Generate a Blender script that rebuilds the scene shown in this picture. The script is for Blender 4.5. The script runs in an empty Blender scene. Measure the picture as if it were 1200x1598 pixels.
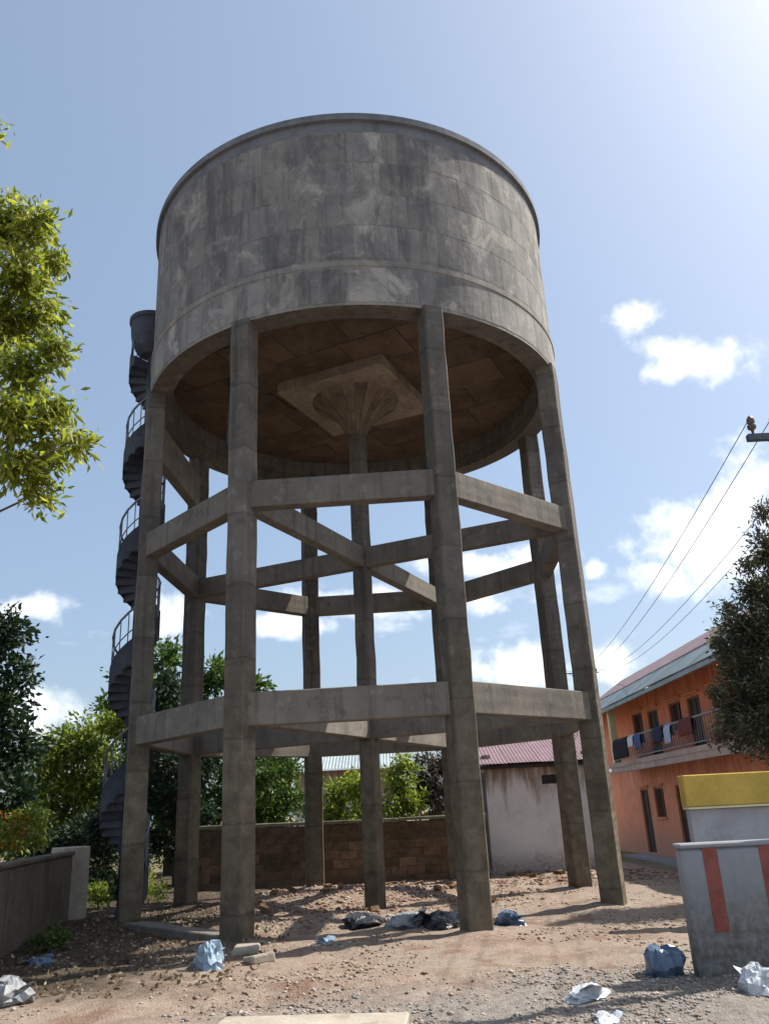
import bpy, math, random
import numpy as np
from mathutils import Vector, Matrix

rnd = random.Random(7)
nrg = np.random.default_rng(11)
SC = bpy.context.scene
COL = SC.collection
R = math.radians

# ------------------------------------------------------------------ camera
F_PX, PITCH, ROLL, CAM, YAW = 1288.2, 0.3473, -0.0504, Vector((0.397, -16.239, 1.6)), 0.007
cp, sp = math.cos(PITCH), math.sin(PITCH)
FW = Vector((math.sin(YAW) * cp, math.cos(YAW) * cp, sp))
_r = Vector((math.cos(YAW), -math.sin(YAW), 0)); _u = _r.cross(FW)
RT = math.cos(ROLL) * _r + math.sin(ROLL) * _u
UP = -math.sin(ROLL) * _r + math.cos(ROLL) * _u
cd = bpy.data.cameras.new('camera'); cam = bpy.data.objects.new('camera', cd); COL.objects.link(cam)
cam.matrix_world = Matrix(((RT.x, UP.x, -FW.x, CAM.x), (RT.y, UP.y, -FW.y, CAM.y), (RT.z, UP.z, -FW.z, CAM.z), (0, 0, 0, 1)))
cd.sensor_fit = 'AUTO'; cd.sensor_width = 36; cd.lens = F_PX / 1598 * 36
cd.clip_start = 0.05; cd.clip_end = 5000
SC.camera = cam

def ray(x, y):
    return (FW + RT * ((x - 600) / F_PX) - UP * ((y - 799) / F_PX)).normalized()
def at(x, y, Y):
    "a point of the place seen in that direction, at depth Y"
    d = ray(x, y); t = (Y - CAM.y) / d.y
    return CAM + d * t

# ------------------------------------------------------------------ light
SUN_AZ, SUN_EL = 21.0, 51.0                  # azimuth measured from +x towards +y
sd = Vector((math.cos(R(SUN_AZ)) * math.cos(R(SUN_EL)), math.sin(R(SUN_AZ)) * math.cos(R(SUN_EL)), math.sin(R(SUN_EL))))
sl = bpy.data.lights.new('sun', 'SUN'); sl.energy = 5.0; sl.angle = R(0.55); sl.color = (1.0, 0.94, 0.84)
so = bpy.data.objects.new('sun', sl); COL.objects.link(so); so.rotation_euler = sd.to_track_quat('Z', 'Y').to_euler()
so.location = (20, 10, 30)

SC.view_settings.view_transform = 'Standard'; SC.view_settings.look = 'None'
SC.view_settings.exposure = 0.62; SC.view_settings.gamma = 1.0
SC.view_settings.use_curve_mapping = False
SC.cycles.use_adaptive_sampling = True; SC.cycles.adaptive_threshold = 0.02; SC.cycles.max_bounces = 6; SC.cycles.diffuse_bounces = 2; SC.cycles.glossy_bounces = 2; SC.cycles.transmission_bounces = 3

class NT:
    "small helper to wire shader nodes"
    def __init__(s, tree): s.t = tree; s.n = tree.nodes; s.l = tree.links
    def node(s, kind, **kw):
        n = s.n.new(kind)
        for k, v in kw.items():
            if hasattr(n, k) and k not in ('Scale',): setattr(n, k, v)
        return n
    def put(s, sock, v):
        if isinstance(v, bpy.types.NodeSocket): s.l.new(v, sock)
        elif v is not None:
            if sock.type == 'RGBA' and len(v) == 3: v = (*v, 1)
            sock.default_value = v
    def math(s, op, a, b=None, c=None, clamp=False):
        n = s.n.new('ShaderNodeMath'); n.operation = op; n.use_clamp = clamp
        for i, v in enumerate((a, b, c)):
            if v is not None: s.put(n.inputs[i], v)
        return n.outputs[0]
    def vmath(s, op, a, b=None, scale=None):
        n = s.n.new('ShaderNodeVectorMath'); n.operation = op
        s.put(n.inputs[0], a)
        if b is not None: s.put(n.inputs[1], b)
        if scale is not None: s.put(n.inputs['Scale'], scale)
        return n.outputs['Value'] if op in ('DOT_PRODUCT', 'LENGTH', 'DISTANCE') else n.outputs[0]
    def noise(s, vec, scale, detail=4, rough=0.55, dist=0.0, color=False):
        n = s.n.new('ShaderNodeTexNoise'); s.put(n.inputs['Vector'], vec)
        n.inputs['Scale'].default_value = scale; n.inputs['Detail'].default_value = detail
        n.inputs['Roughness'].default_value = rough; n.inputs['Distortion'].default_value = dist
        return n.outputs['Color' if color else 'Fac']
    def ramp(s, v, lo, hi, a=0.0, b=1.0, smooth=True):
        n = s.n.new('ShaderNodeMapRange'); n.interpolation_type = 'SMOOTHSTEP' if smooth else 'LINEAR'
        s.put(n.inputs[0], v)
        for i, q in enumerate((lo, hi, a, b)): s.put(n.inputs[i + 1], q)
        return n.outputs[0]
    def mix(s, f, a, b, mode='MIX'):
        n = s.n.new('ShaderNodeMix'); n.data_type = 'RGBA'; n.blend_type = mode
        s.put(n.inputs['Factor'], f); s.put(n.inputs['A'], a); s.put(n.inputs['B'], b)
        return n.outputs['Result']
    def scale(s, vec, xyz): return s.vmath('MULTIPLY', vec, xyz)

# ------------------------------------------------------------------ sky
wd = bpy.data.worlds.new('World'); SC.world = wd; wd.use_nodes = True
w = NT(wd.node_tree); w.n.clear()
out = w.n.new('ShaderNodeOutputWorld'); bg = w.n.new('ShaderNodeBackground'); bg.inputs[1].default_value = 0.103
w.l.new(bg.outputs[0], out.inputs[0])
sky = w.n.new('ShaderNodeTexSky'); sky.sky_type = 'NISHITA'; sky.sun_disc = False
sky.sun_elevation = R(SUN_EL); sky.sun_rotation = R(90 - SUN_AZ)
sky.air_density = 1.0; sky.dust_density = 3.0; sky.ozone_density = 2.5; sky.altitude = 100
tc = w.n.new('ShaderNodeTexCoord'); D = w.vmath('NORMALIZE', tc.outputs['Generated'])
n1 = w.noise(D, 7.0, 3, 0.58); n2 = w.noise(D, 22.0, 3, 0.6); n3 = w.noise(D, 3.0, 2, 0.5)
n4 = w.noise(D, 48.0, 4, 0.62)
edge = w.math('ADD', w.math('MULTIPLY', w.math('SUBTRACT', n1, 0.5), 1.6), w.math('ADD', w.math('MULTIPLY', w.math('SUBTRACT', n2, 0.5), 2.0), w.math('MULTIPLY', w.math('SUBTRACT', n4, 0.5), 1.3)))
def blob(px, py, rx, ry):
    c = ray(px, py); e1 = RT - c * c.dot(RT); e1.normalize(); e2 = c.cross(e1)
    a = w.math('MULTIPLY', w.vmath('DOT_PRODUCT', D, tuple(e1)), F_PX / rx)
    b = w.math('MULTIPLY', w.vmath('DOT_PRODUCT', D, tuple(e2)), F_PX / ry)
    q = w.math('SQRT', w.math('ADD', w.math('MULTIPLY', a, a), w.math('MULTIPLY', b, b)))
    front = w.math('GREATER_THAN', w.vmath('DOT_PRODUCT', D, tuple(c)), 0.0)
    return w.math('MULTIPLY', w.math('SUBTRACT', 1.0, q), front)
cl = None
for bb in ((1115, 845, 105, 85), (1165, 765, 60, 80), (1035, 905, 55, 32), (990, 493, 40, 26), (1085, 565, 90, 36),
           (1030, 545, 40, 22), (800, 1045, 95, 38), (620, 940, 200, 26), (850, 868, 60, 20), (440, 975, 80, 22),
           (265, 965, 55, 42), (45, 1105, 85, 45), (50, 948, 60, 22), (950, 1035, 60, 36), (715, 880, 110, 24), (925, 890, 20, 18)):
    q = blob(*bb)
    cl = q if cl is None else w.math('MAXIMUM', cl, q)
cl = w.math('MAXIMUM', cl, -3.0)
cmask = w.ramp(w.math('ADD', cl, w.math('MULTIPLY', edge, 0.8)), -0.15, 0.95)
# fair-weather cumulus low all round the horizon
sx = w.n.new('ShaderNodeSeparateXYZ'); w.put(sx.inputs[0], D)
el = sx.outputs['Z']
nlow = w.noise(w.scale(D, (1, 1, 2.4)), 4.2, 5, 0.6)
low = w.math('MULTIPLY', w.ramp(nlow, 0.57, 0.68), w.math('MULTIPLY', w.ramp(el, 0.02, 0.10), w.ramp(el, 0.30, 0.2)))
cmask = w.math('MAXIMUM', cmask, w.math('MULTIPLY', low, 0.45))
cshade = w.ramp(w.math('ADD', n1, w.math('MULTIPLY', n3, 0.5)), 0.55, 0.95, 1.0, 0.80)
ccol = w.mix(cshade, (7.6, 8.0, 8.9), (11.0, 11.0, 11.1))
# pale milky veil of the humid air
veil = w.mix(0.30, sky.outputs[0], (3.9, 5.1, 6.4))
w.put(bg.inputs[0], w.mix(w.math('MULTIPLY', cmask, 0.85), veil, ccol))

# ------------------------------------------------------------------ helpers: meshes and objects
class MB:
    def __init__(s): s.v = []; s.f = []
    def add(s, vs, fs):
        o = len(s.v); s.v += [tuple(q) for q in vs]; s.f += [tuple(i + o for i in q) for q in fs]; return s
    def box(s, a, b, jit=0.0):
        (x0, y0, z0), (x1, y1, z1) = a, b
        vs = [(x0, y0, z0), (x1, y0, z0), (x1, y1, z0), (x0, y1, z0), (x0, y0, z1), (x1, y0, z1), (x1, y1, z1), (x0, y1, z1)]
        if jit: vs = [tuple(c + rnd.uniform(-jit, jit) for c in q) for q in vs]
        return s.add(vs, [(0, 3, 2, 1), (4, 5, 6, 7), (0, 1, 5, 4), (1, 2, 6, 5), (2, 3, 7, 6), (3, 0, 4, 7)])
    def beam(s, p, q, wid, hgt, up=(0, 0, 1), ch=0.0):
        p, q = Vector(p), Vector(q); d = (q - p).normalized(); sd_ = d.cross(Vector(up)).normalized(); u = sd_.cross(d)
        a, b = wid / 2, hgt / 2
        if ch: prof = [(-a + ch, -b), (a - ch, -b), (a, -b + ch), (a, b - ch), (a - ch, b), (-a + ch, b), (-a, b - ch), (-a, -b + ch)]
        else: prof = [(-a, -b), (a, -b), (a, b), (-a, b)]
        n = len(prof)
        vs = [c + sd_ * x + u * y for c in (p, q) for x, y in prof]
        return s.add(vs, [tuple(range(n))[::-1], tuple(range(n, 2 * n))] + [(i, (i + 1) % n, n + (i + 1) % n, n + i) for i in range(n)])
    def tube(s, pts, rad, n=6, cap=True):
        pts = [Vector(q) for q in pts]; rr = rad if hasattr(rad, '__len__') else [rad] * len(pts)
        vs = []; fs = []; prev = None
        for i, c in enumerate(pts):
            d = (pts[min(i + 1, len(pts) - 1)] - pts[max(i - 1, 0)]).normalized()
            if prev is None: prev = d.orthogonal().normalized()
            a = (prev - d * prev.dot(d))
            a = a.normalized() if a.length > 1e-6 else d.orthogonal().normalized()
            prev = a; b = d.cross(a)
            vs += [c + (a * math.cos(2 * math.pi * k / n) + b * math.sin(2 * math.pi * k / n)) * rr[i] for k in range(n)]
        for i in range(len(pts) - 1):
            fs += [(i * n + k, i * n + (k + 1) % n, (i + 1) * n + (k + 1) % n, (i + 1) * n + k) for k in range(n)]
        if cap: fs += [tuple(range(n))[::-1], tuple(range((len(pts) - 1) * n, len(pts) * n))]
        return s.add(vs, fs)
    def lathe(s, prof, n=64, c=(0, 0), close=False):
        vs = [(c[0] + r_ * math.cos(2 * math.pi * k / n), c[1] + r_ * math.sin(2 * math.pi * k / n), z) for r_, z in prof for k in range(n)]
        m = len(prof); fs = []
        for i in range(m if close else m - 1):
            j = (i + 1) % m
            fs += [(i * n + k, i * n + (k + 1) % n, j * n + (k + 1) % n, j * n + k) for k in range(n)]
        return s.add(vs, fs)
    def mesh(s, name, smooth=False):
        me = bpy.data.meshes.new(name); me.from_pydata([tuple(q) for q in s.v], [], s.f); me.update()
        if smooth: me.polygons.foreach_set('use_smooth', [True] * len(me.polygons))
        return me
    def build(s, name, mat, parent=None, smooth=False, **kw):
        return obj(name, s.mesh(name, smooth), mat, parent, **kw)

def obj(name, me, mat, parent=None, loc=None, rz=None):
    o = bpy.data.objects.new(name, me); COL.objects.link(o)
    if mat is not None and not me.materials: me.materials.append(mat)
    if parent is not None: o.parent = parent
    if loc is not None: o.location = loc
    if rz is not None: o.rotation_euler = (0, 0, rz)
    return o
def tag(o, label=None, cat=None, group=None, kind=None):
    for k, v in (('label', label), ('category', cat), ('group', group), ('kind', kind)):
        if v: o[k] = v
    return o
def empty(name, loc=(0, 0, 0), rz=0.0):
    o = bpy.data.objects.new(name, None); COL.objects.link(o); o.location = loc; o.rotation_euler = (0, 0, rz)
    o.empty_display_size = 0.2
    return o
def bevel(o, wd_=0.012, seg=1):
    m = o.modifiers.new('bevel', 'BEVEL'); m.width = wd_; m.segments = seg; m.limit_method = 'ANGLE'; return o

# value noise on numpy arrays (terrain and lumps)
_perm = nrg.random((256, 256))
def vnoise(x, y):
    xi = np.floor(x).astype(int); yi = np.floor(y).astype(int); fx = x - xi; fy = y - yi
    fx = fx * fx * (3 - 2 * fx); fy = fy * fy * (3 - 2 * fy)
    g = lambda a, b: _perm[a % 256, b % 256]
    return (g(xi, yi) * (1 - fx) + g(xi + 1, yi) * fx) * (1 - fy) + (g(xi, yi + 1) * (1 - fx) + g(xi + 1, yi + 1) * fx) * fy
def fbm(x, y, o=4):
    s = 0; a = 0.5
    for _ in range(o): s = s + a * (vnoise(x, y) - 0.5); x = x * 2.03 + 17.1; y = y * 2.03 + 5.3; a *= 0.5
    return s
def sstep(x, a, b):
    t = np.clip((x - a) / (b - a), 0, 1); return t * t * (3 - 2 * t)
def H(x, y):
    x = np.asarray(x, float); y = np.asarray(y, float)
    h = 0.10 * fbm(x * 0.45, y * 0.45) + 0.10 * fbm(x * 1.7, y * 1.7, 3) + 0.045 * fbm(x * 5, y * 5, 3)
    h = h - 0.48 * sstep(x, 5.6, 9.2) * sstep(y, -1.0, 6.0)
    h = h + 0.13 * np.exp(-((x + 0.3) ** 2 / 5 + (y - 2.3) ** 2 / 2.2))      # rubble heap under the tower
    h = h + 0.07 * np.exp(-((x - 0.0) ** 2 / 9 + (y + 7.0) ** 2 / 0.8)) * sstep(x, -5, -2)   # low verge in front
    for k_ in range(8):      # soil and dust banked against the column feet
        a_ = -math.pi / 2 - 0.0466 + (k_ - 1.5) * math.pi / 4
        h = h + 0.075 * np.exp(-((x - 4.2 * math.cos(a_)) ** 2 + (y - 4.2 * math.sin(a_)) ** 2) / 0.16)
    tr_ = y - 0.16 * x - 0.25 * np.sin(x * .5)
    h = h - 0.045 * (np.exp(-((tr_ + 8.75) / .16) ** 2) + np.exp(-((tr_ + 7.35) / .18) ** 2)) * (0.6 + fbm(x * 1.3, y * 1.3, 2)) 
    h = h * (1 - 0.8 * sstep(np.hypot(x, y), 40, 90))
    return h
def hz(x, y): return float(H(x, y))

# ------------------------------------------------------------------ materials
def mat(name):
    m = bpy.data.materials.new(name); m.use_nodes = True; t = NT(m.node_tree)
    b = t.n['Principled BSDF']; b.inputs['Specular IOR Level'].default_value = 0.25; b.inputs['Roughness'].default_value = 0.9
    return m, t, b
def coords(t, rand=True):
    "object-space position, shifted per object so that copies do not repeat"
    tcn = t.n.new('ShaderNodeTexCoord'); oi = t.n.new('ShaderNodeObjectInfo')
    if not rand: return tcn.outputs['Object'], oi
    c = t.n.new('ShaderNodeCombineXYZ')
    for i, k in enumerate((37.0, 53.0, 71.0)): t.put(c.inputs[i], t.math('MULTIPLY', oi.outputs['Random'], k))
    return t.vmath('ADD', tcn.outputs['Object'], c.outputs[0]), oi
def bump(t, b, h, strength=0.4, dist=0.02):
    n = t.n.new('ShaderNodeBump'); n.inputs['Strength'].default_value = strength; n.inputs['Distance'].default_value = dist
    t.put(n.inputs['Height'], h); t.l.new(n.outputs[0], b.inputs['Normal'])

def concrete(name, c1, c2, dark, tone=0.15, stain=0.5, light=None, board=0.0, patch=0.0, splash=False, pours=0.0):
    m, t, b = mat(name); P, oi = coords(t)
    big = t.noise(P, 0.9, 4, 0.62); mid = t.noise(P, 4.5, 5, 0.65); fine = t.noise(P, 38, 3, 0.6)
    streak = t.noise(t.scale(P, (4.2, 4.2, 0.22)), 1.6, 5, 0.66)
    c = t.mix(t.ramp(big, 0.36, 0.64), c1, c2)
    c = t.mix(t.math('MULTIPLY', t.ramp(streak, 0.48, 0.72), stain), c, dark)
    c = t.mix(t.math('MULTIPLY', t.ramp(mid, 0.54, 0.74), 0.55), c, light or tuple(min(1, q * 1.35) for q in c2))
    c = t.mix(t.math('MULTIPLY', t.ramp(mid, 0.44, 0.30), 0.55), c, dark)
    if patch:
        # laitance and washed-out areas, continuous over the joints of the lifts
        W0 = t.n.new('ShaderNodeNewGeometry').outputs['Position']
        pw = t.noise(t.scale(W0, (1, 1, 0.8)), 1.15, 7, 0.72, 0.6); pd = t.noise(t.scale(W0, (1.6, 1.6, 0.35)), 1.0, 7, 0.7, 0.5)
        c = t.mix(t.math('MULTIPLY', t.ramp(pd, 0.47, 0.62), patch * 0.8), c, dark)
        c = t.mix(t.math('MULTIPLY', t.ramp(pw, 0.50, 0.66), patch), c, light)
    if splash:
        # red dust washed and rubbed onto the lower lifts
        sz = t.n.new('ShaderNodeSeparateXYZ'); t.put(sz.inputs[0], t.n.new('ShaderNodeNewGeometry').outputs['Position'])
        zz_ = t.math('ADD', sz.outputs['Z'], t.math('MULTIPLY', t.math('SUBTRACT', streak, 0.5), 4.0))
        c = t.mix(t.ramp(zz_, 5.5, 1.0, 0.0, 0.75), c, t.mix(t.ramp(mid, 0.35, 0.65), (0.095, 0.073, 0.045), (0.16, 0.13, 0.085)))
    k = t.math('ADD', 1.0 - tone, t.math('MULTIPLY', oi.outputs['Random'], 2 * tone))
    if pours:
        sq = t.n.new('ShaderNodeSeparateXYZ'); t.put(sq.inputs[0], P)
        zq = t.math('DIVIDE', t.math('ADD', sq.outputs['Z'], t.math('MULTIPLY', t.math('SUBTRACT', mid, 0.5), 0.12)), pours)
        wn = t.n.new('ShaderNodeTexWhiteNoise'); wn.noise_dimensions = '1D'; t.put(wn.inputs['W'], t.math('FLOOR', zq))
        fr_ = t.math('FRACT', zq); ln = t.math('MULTIPLY', t.ramp(fr_, 0.0, 0.03), t.ramp(fr_, 1.0, 0.97))
        k = t.math('MULTIPLY', k, t.math('MULTIPLY', t.math('ADD', 0.80, t.math('MULTIPLY', wn.outputs['Value'], 0.42)), t.math('ADD', 0.72, t.math('MULTIPLY', ln, 0.28))))
    k = t.math('MULTIPLY', k, t.ramp(fine, 0.25, 0.75, 0.86, 1.12, False))
    c = t.mix(1.0, c, t.vmath('SCALE', (1, 1, 1), scale=k), 'MULTIPLY')
    t.put(b.inputs['Base Color'], c); b.inputs['Roughness'].default_value = 0.92
    h = t.math('ADD', t.math('MULTIPLY', mid, 0.7), t.math('MULTIPLY', fine, 0.35))
    if board:
        wv = t.n.new('ShaderNodeTexWave'); t.put(wv.inputs['Vector'], P); wv.bands_direction = 'Z'
        wv.inputs['Scale'].default_value = board; wv.inputs['Distortion'].default_value = 1.2; wv.inputs['Detail'].default_value = 2
        h = t.math('ADD', h, t.math('MULTIPLY', wv.outputs['Fac'], 0.2))
    bump(t, b, h, 0.55, 0.02)
    return m

M = {}
M['panel'] = concrete('shuttered_concrete', (0.172, 0.167, 0.16), (0.235, 0.224, 0.206), (0.096, 0.094, 0.093), 0.17, 0.75, (0.36, 0.338, 0.302), patch=0.85)
M['seam'] = concrete('seam_concrete', (0.205, 0.195, 0.18), (0.265, 0.25, 0.225), (0.115, 0.11, 0.105), 0.0, 0.5, (0.33, 0.305, 0.265), patch=0.6)
M['rim'] = concrete('rim_concrete', (0.13, 0.138, 0.15), (0.17, 0.178, 0.19), (0.08, 0.085, 0.095), 0.05, 0.5)
M['column'] = concrete('column_concrete', (0.105, 0.096, 0.084), (0.15, 0.137, 0.118), (0.055, 0.051, 0.046), 0.14, 0.65, (0.25, 0.226, 0.19), 2.6, splash=True, pours=1.15)
M['beam'] = concrete('beam_concrete', (0.15, 0.136, 0.116), (0.20, 0.182, 0.155), (0.075, 0.068, 0.058), 0.14, 0.6, (0.285, 0.26, 0.22), 1.6)
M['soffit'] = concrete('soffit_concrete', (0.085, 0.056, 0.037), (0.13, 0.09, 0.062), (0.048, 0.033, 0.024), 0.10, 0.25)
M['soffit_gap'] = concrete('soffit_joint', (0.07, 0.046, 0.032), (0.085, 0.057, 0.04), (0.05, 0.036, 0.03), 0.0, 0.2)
M['capital'] = concrete('capital_concrete', (0.115, 0.085, 0.06), (0.19, 0.15, 0.112), (0.055, 0.04, 0.03), 0.12, 0.6)
M['drop'] = concrete('drop_panel_concrete', (0.20, 0.155, 0.115), (0.30, 0.245, 0.19), (0.10, 0.075, 0.056), 0.05, 0.5)
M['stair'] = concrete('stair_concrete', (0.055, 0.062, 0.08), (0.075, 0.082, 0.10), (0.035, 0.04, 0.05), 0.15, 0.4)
M['plaster'] = concrete('weathered_plaster', (0.10, 0.085, 0.065), (0.15, 0.125, 0.098), (0.04, 0.036, 0.03), 0.08, 0.75)
M['slab'] = concrete('pale_slab', (0.32, 0.28, 0.225), (0.38, 0.34, 0.28), (0.2, 0.17, 0.13), 0.08, 0.2)
M['pillar'] = concrete('sun_paled_pillar', (0.40, 0.35, 0.28), (0.48, 0.43, 0.35), (0.26, 0.22, 0.17), 0.0, 0.4)  # base paled to paint in sunlight the pillar does not catch
M['bank'] = concrete('house_plinth', (0.27, 0.27, 0.27), (0.33, 0.33, 0.33), (0.18, 0.18, 0.18), 0.05, 0.3)

def plain(name, col, rough=0.6, var=0.15, scale=6.0, spec=0.3, metal=0.0, tone=0.0, dirt=None, bmp=0.15):
    m, t, b = mat(name); P, oi = coords(t)
    n = t.noise(P, scale, 4, 0.62); f = t.noise(P, scale * 9, 2, 0.5)
    k = t.math('MULTIPLY', t.ramp(n, 0.3, 0.7, 1 - var, 1 + var, False), t.ramp(f, 0.2, 0.8, 1 - var * 0.5, 1 + var * 0.5, False))
    if tone: k = t.math('MULTIPLY', k, t.math('ADD', 1 - tone, t.math('MULTIPLY', oi.outputs['Random'], 2 * tone)))
    c = t.mix(1.0, col, t.vmath('SCALE', (1, 1, 1), scale=k), 'MULTIPLY')
    if dirt:
        c = t.mix(t.math('MULTIPLY', t.ramp(t.noise(P, scale * 0.6, 7, 0.7, 0.4), 0.5, 0.72), dirt[1]), c, dirt[0])
    t.put(b.inputs['Base Color'], c); b.inputs['Roughness'].default_value = rough
    b.inputs['Specular IOR Level'].default_value = spec; b.inputs['Metallic'].default_value = metal
    if bmp: bump(t, b, t.math('ADD', n, t.math('MULTIPLY', f, 0.4)), bmp, 0.02)
    return m
M['metal'] = plain('dark_metal', (0.10, 0.11, 0.13), 0.55, 0.2, 8, 0.4, 0.5)
M['rail'] = plain('galvanised_rail', (0.17, 0.18, 0.20), 0.5, 0.2, 8, 0.4, 0.4)
M['block'] = plain('laterite_block', (0.165, 0.105, 0.065), 0.95, 0.32, 4, 0.1, tone=0.14, dirt=((0.075, 0.055, 0.038), 0.9), bmp=0.5)
M['mossblock'] = plain('mossy_block', (0.11, 0.075, 0.048), 0.95, 0.35, 4, 0.1, tone=0.12, dirt=((0.035, 0.033, 0.024), 0.9), bmp=0.5)
M['mortar'] = plain('mortar', (0.14, 0.10, 0.068), 0.95, 0.2, 6, 0.1, dirt=((0.08, 0.065, 0.05), 0.6))
M['coping'] = plain('mossy_coping', (0.17, 0.155, 0.12), 0.95, 0.3, 4, 0.1, dirt=((0.05, 0.052, 0.035), 0.9), bmp=0.4)
M['orange'] = plain('orange_wall_paint', (0.60, 0.225, 0.135), 0.85, 0.14, 1.5, 0.2, dirt=((0.50, 0.29, 0.22), 0.7))
M['orange_trim'] = plain('pale_orange_trim', (0.66, 0.30, 0.17), 0.85, 0.10, 1.5, 0.2)
M['cream'] = plain('cream_paint', (0.68, 0.62, 0.40), 0.8, 0.08, 2, 0.2)
M['bslab'] = plain('balcony_slab', (0.42, 0.33, 0.29), 0.9, 0.15, 2, 0.2, dirt=((0.2, 0.16, 0.14), 0.6))
M['mauve'] = plain('mauve_roof_sheet', (0.40, 0.305, 0.31), 0.8, 0.12, 2, 0.2, tone=0.05, dirt=((0.34, 0.28, 0.27), 0.7))
M['bluesheet'] = plain('grey_blue_roof_sheet', (0.29, 0.345, 0.365), 0.7, 0.14, 2, 0.2, tone=0.12, dirt=((0.2, 0.22, 0.22), 0.5))
M['shed_roof'] = plain('dull_mauve_sheet', (0.22, 0.155, 0.175), 0.85, 0.14, 2, 0.15, tone=0.05, dirt=((0.17, 0.125, 0.13), 0.7))
M['darkwood'] = plain('dark_door', (0.045, 0.03, 0.026), 0.6, 0.2, 5, 0.3)
M['frame'] = plain('window_frame', (0.20, 0.10, 0.07), 0.6, 0.2, 5, 0.3)
M['pane'] = plain('window_pane', (0.03, 0.035, 0.045), 0.15, 0.1, 3, 0.5, bmp=0)
M['yellow'] = plain('yellow_paint', (0.52, 0.37, 0.085), 0.8, 0.16, 2, 0.15, dirt=((0.40, 0.29, 0.10), 0.6))
M['bluegrey'] = plain('pale_blue_grey_paint', (0.36, 0.375, 0.41), 0.85, 0.14, 3, 0.15, dirt=((0.24, 0.235, 0.24), 0.7))
M['red'] = plain('red_stripe_paint', (0.24, 0.08, 0.065), 0.85, 0.22, 6, 0.1, dirt=((0.22, 0.13, 0.11), 0.8))
M['black_plastic'] = plain('black_plastic', (0.022, 0.024, 0.03), 0.32, 0.3, 8, 0.5, dirt=((0.10, 0.085, 0.07), 0.6), bmp=0.8)
M['white_plastic'] = plain('white_plastic', (0.50, 0.53, 0.57), 0.3, 0.2, 9, 0.6, dirt=((0.34, 0.31, 0.28), 0.6), bmp=0.5)
M['blue_plastic'] = plain('pale_blue_plastic', (0.24, 0.33, 0.42), 0.4, 0.25, 9, 0.5, dirt=((0.46, 0.52, 0.58), 0.8), bmp=0.5)
M['dark_blue_plastic'] = plain('dark_blue_plastic', (0.07, 0.11, 0.17), 0.35, 0.3, 9, 0.5, dirt=((0.25, 0.3, 0.36), 0.6))
M['grey_plastic'] = plain('grey_plastic', (0.22, 0.23, 0.24), 0.5, 0.3, 9, 0.4, dirt=((0.40, 0.40, 0.40), 0.7), bmp=0.5)
M['bark'] = plain('bark', (0.11, 0.085, 0.06), 0.95, 0.35, 12, 0.1, bmp=0.6)
M['pole'] = plain('pole_concrete', (0.30, 0.29, 0.27), 0.9, 0.15, 6, 0.2)
M['insulator'] = plain('porcelain', (0.10, 0.055, 0.04), 0.25, 0.1, 6, 0.5)
M['wire'] = plain('wire', (0.16, 0.17, 0.19), 0.5, 0.05, 3, 0.3, 0.6, bmp=0)

def painted_wall(name, base, low_dirt, zlo, zhi, top=None):
    "painted wall with splash-back dirt at the foot and runs of rust from the eave"
    m, t, b = mat(name); tcn = t.n.new('ShaderNodeTexCoord'); P = tcn.outputs['Object']
    sp_ = t.n.new('ShaderNodeSeparateXYZ'); t.put(sp_.inputs[0], P)
    n = t.noise(P, 1.7, 6, 0.65, 0.3); f = t.noise(P, 14, 4, 0.6)
    run = t.noise(t.scale(P, (3.0, 3.0, 0.5)), 1.3, 5, 0.62)
    c = t.mix(t.ramp(n, 0.4, 0.7), base, tuple(q * 0.82 for q in base))
    c = t.mix(t.math('MULTIPLY', t.ramp(run, 0.55, 0.75), 0.35), c, tuple(q * 0.5 for q in base))
    zz = t.math('ADD', sp_.outputs['Z'], t.math('MULTIPLY', t.math('SUBTRACT', n, 0.5), 1.0))
    c = t.mix(t.math('MULTIPLY', t.ramp(zz, zhi, zlo), t.ramp(f, 0.25, 0.7, 0.3, 0.95)), c, low_dirt)
    if top:
        zt = t.math('ADD', sp_.outputs['Z'], t.math('MULTIPLY', t.math('SUBTRACT', run, 0.5), 2.2))
        c = t.mix(t.math('MULTIPLY', t.ramp(zt, top[1], top[2]), t.ramp(run, 0.3, 0.6, 0.55, 0.95)), c, top[0])
    t.put(b.inputs['Base Color'], c); b.inputs['Roughness'].default_value = 0.85
    bump(t, b, t.math('ADD', n, t.math('MULTIPLY', f, 0.5)), 0.3, 0.015)
    return m
M['shed_white'] = painted_wall('stained_white_wall', (0.70, 0.66, 0.64), (0.28, 0.19, 0.155), 0.0, 0.65, ((0.22, 0.12, 0.07), 1.7, 2.5))
M['barrier'] = painted_wall('parapet_paint', (0.265, 0.28, 0.30), (0.10, 0.085, 0.062), 0.2, 1.05)

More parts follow.
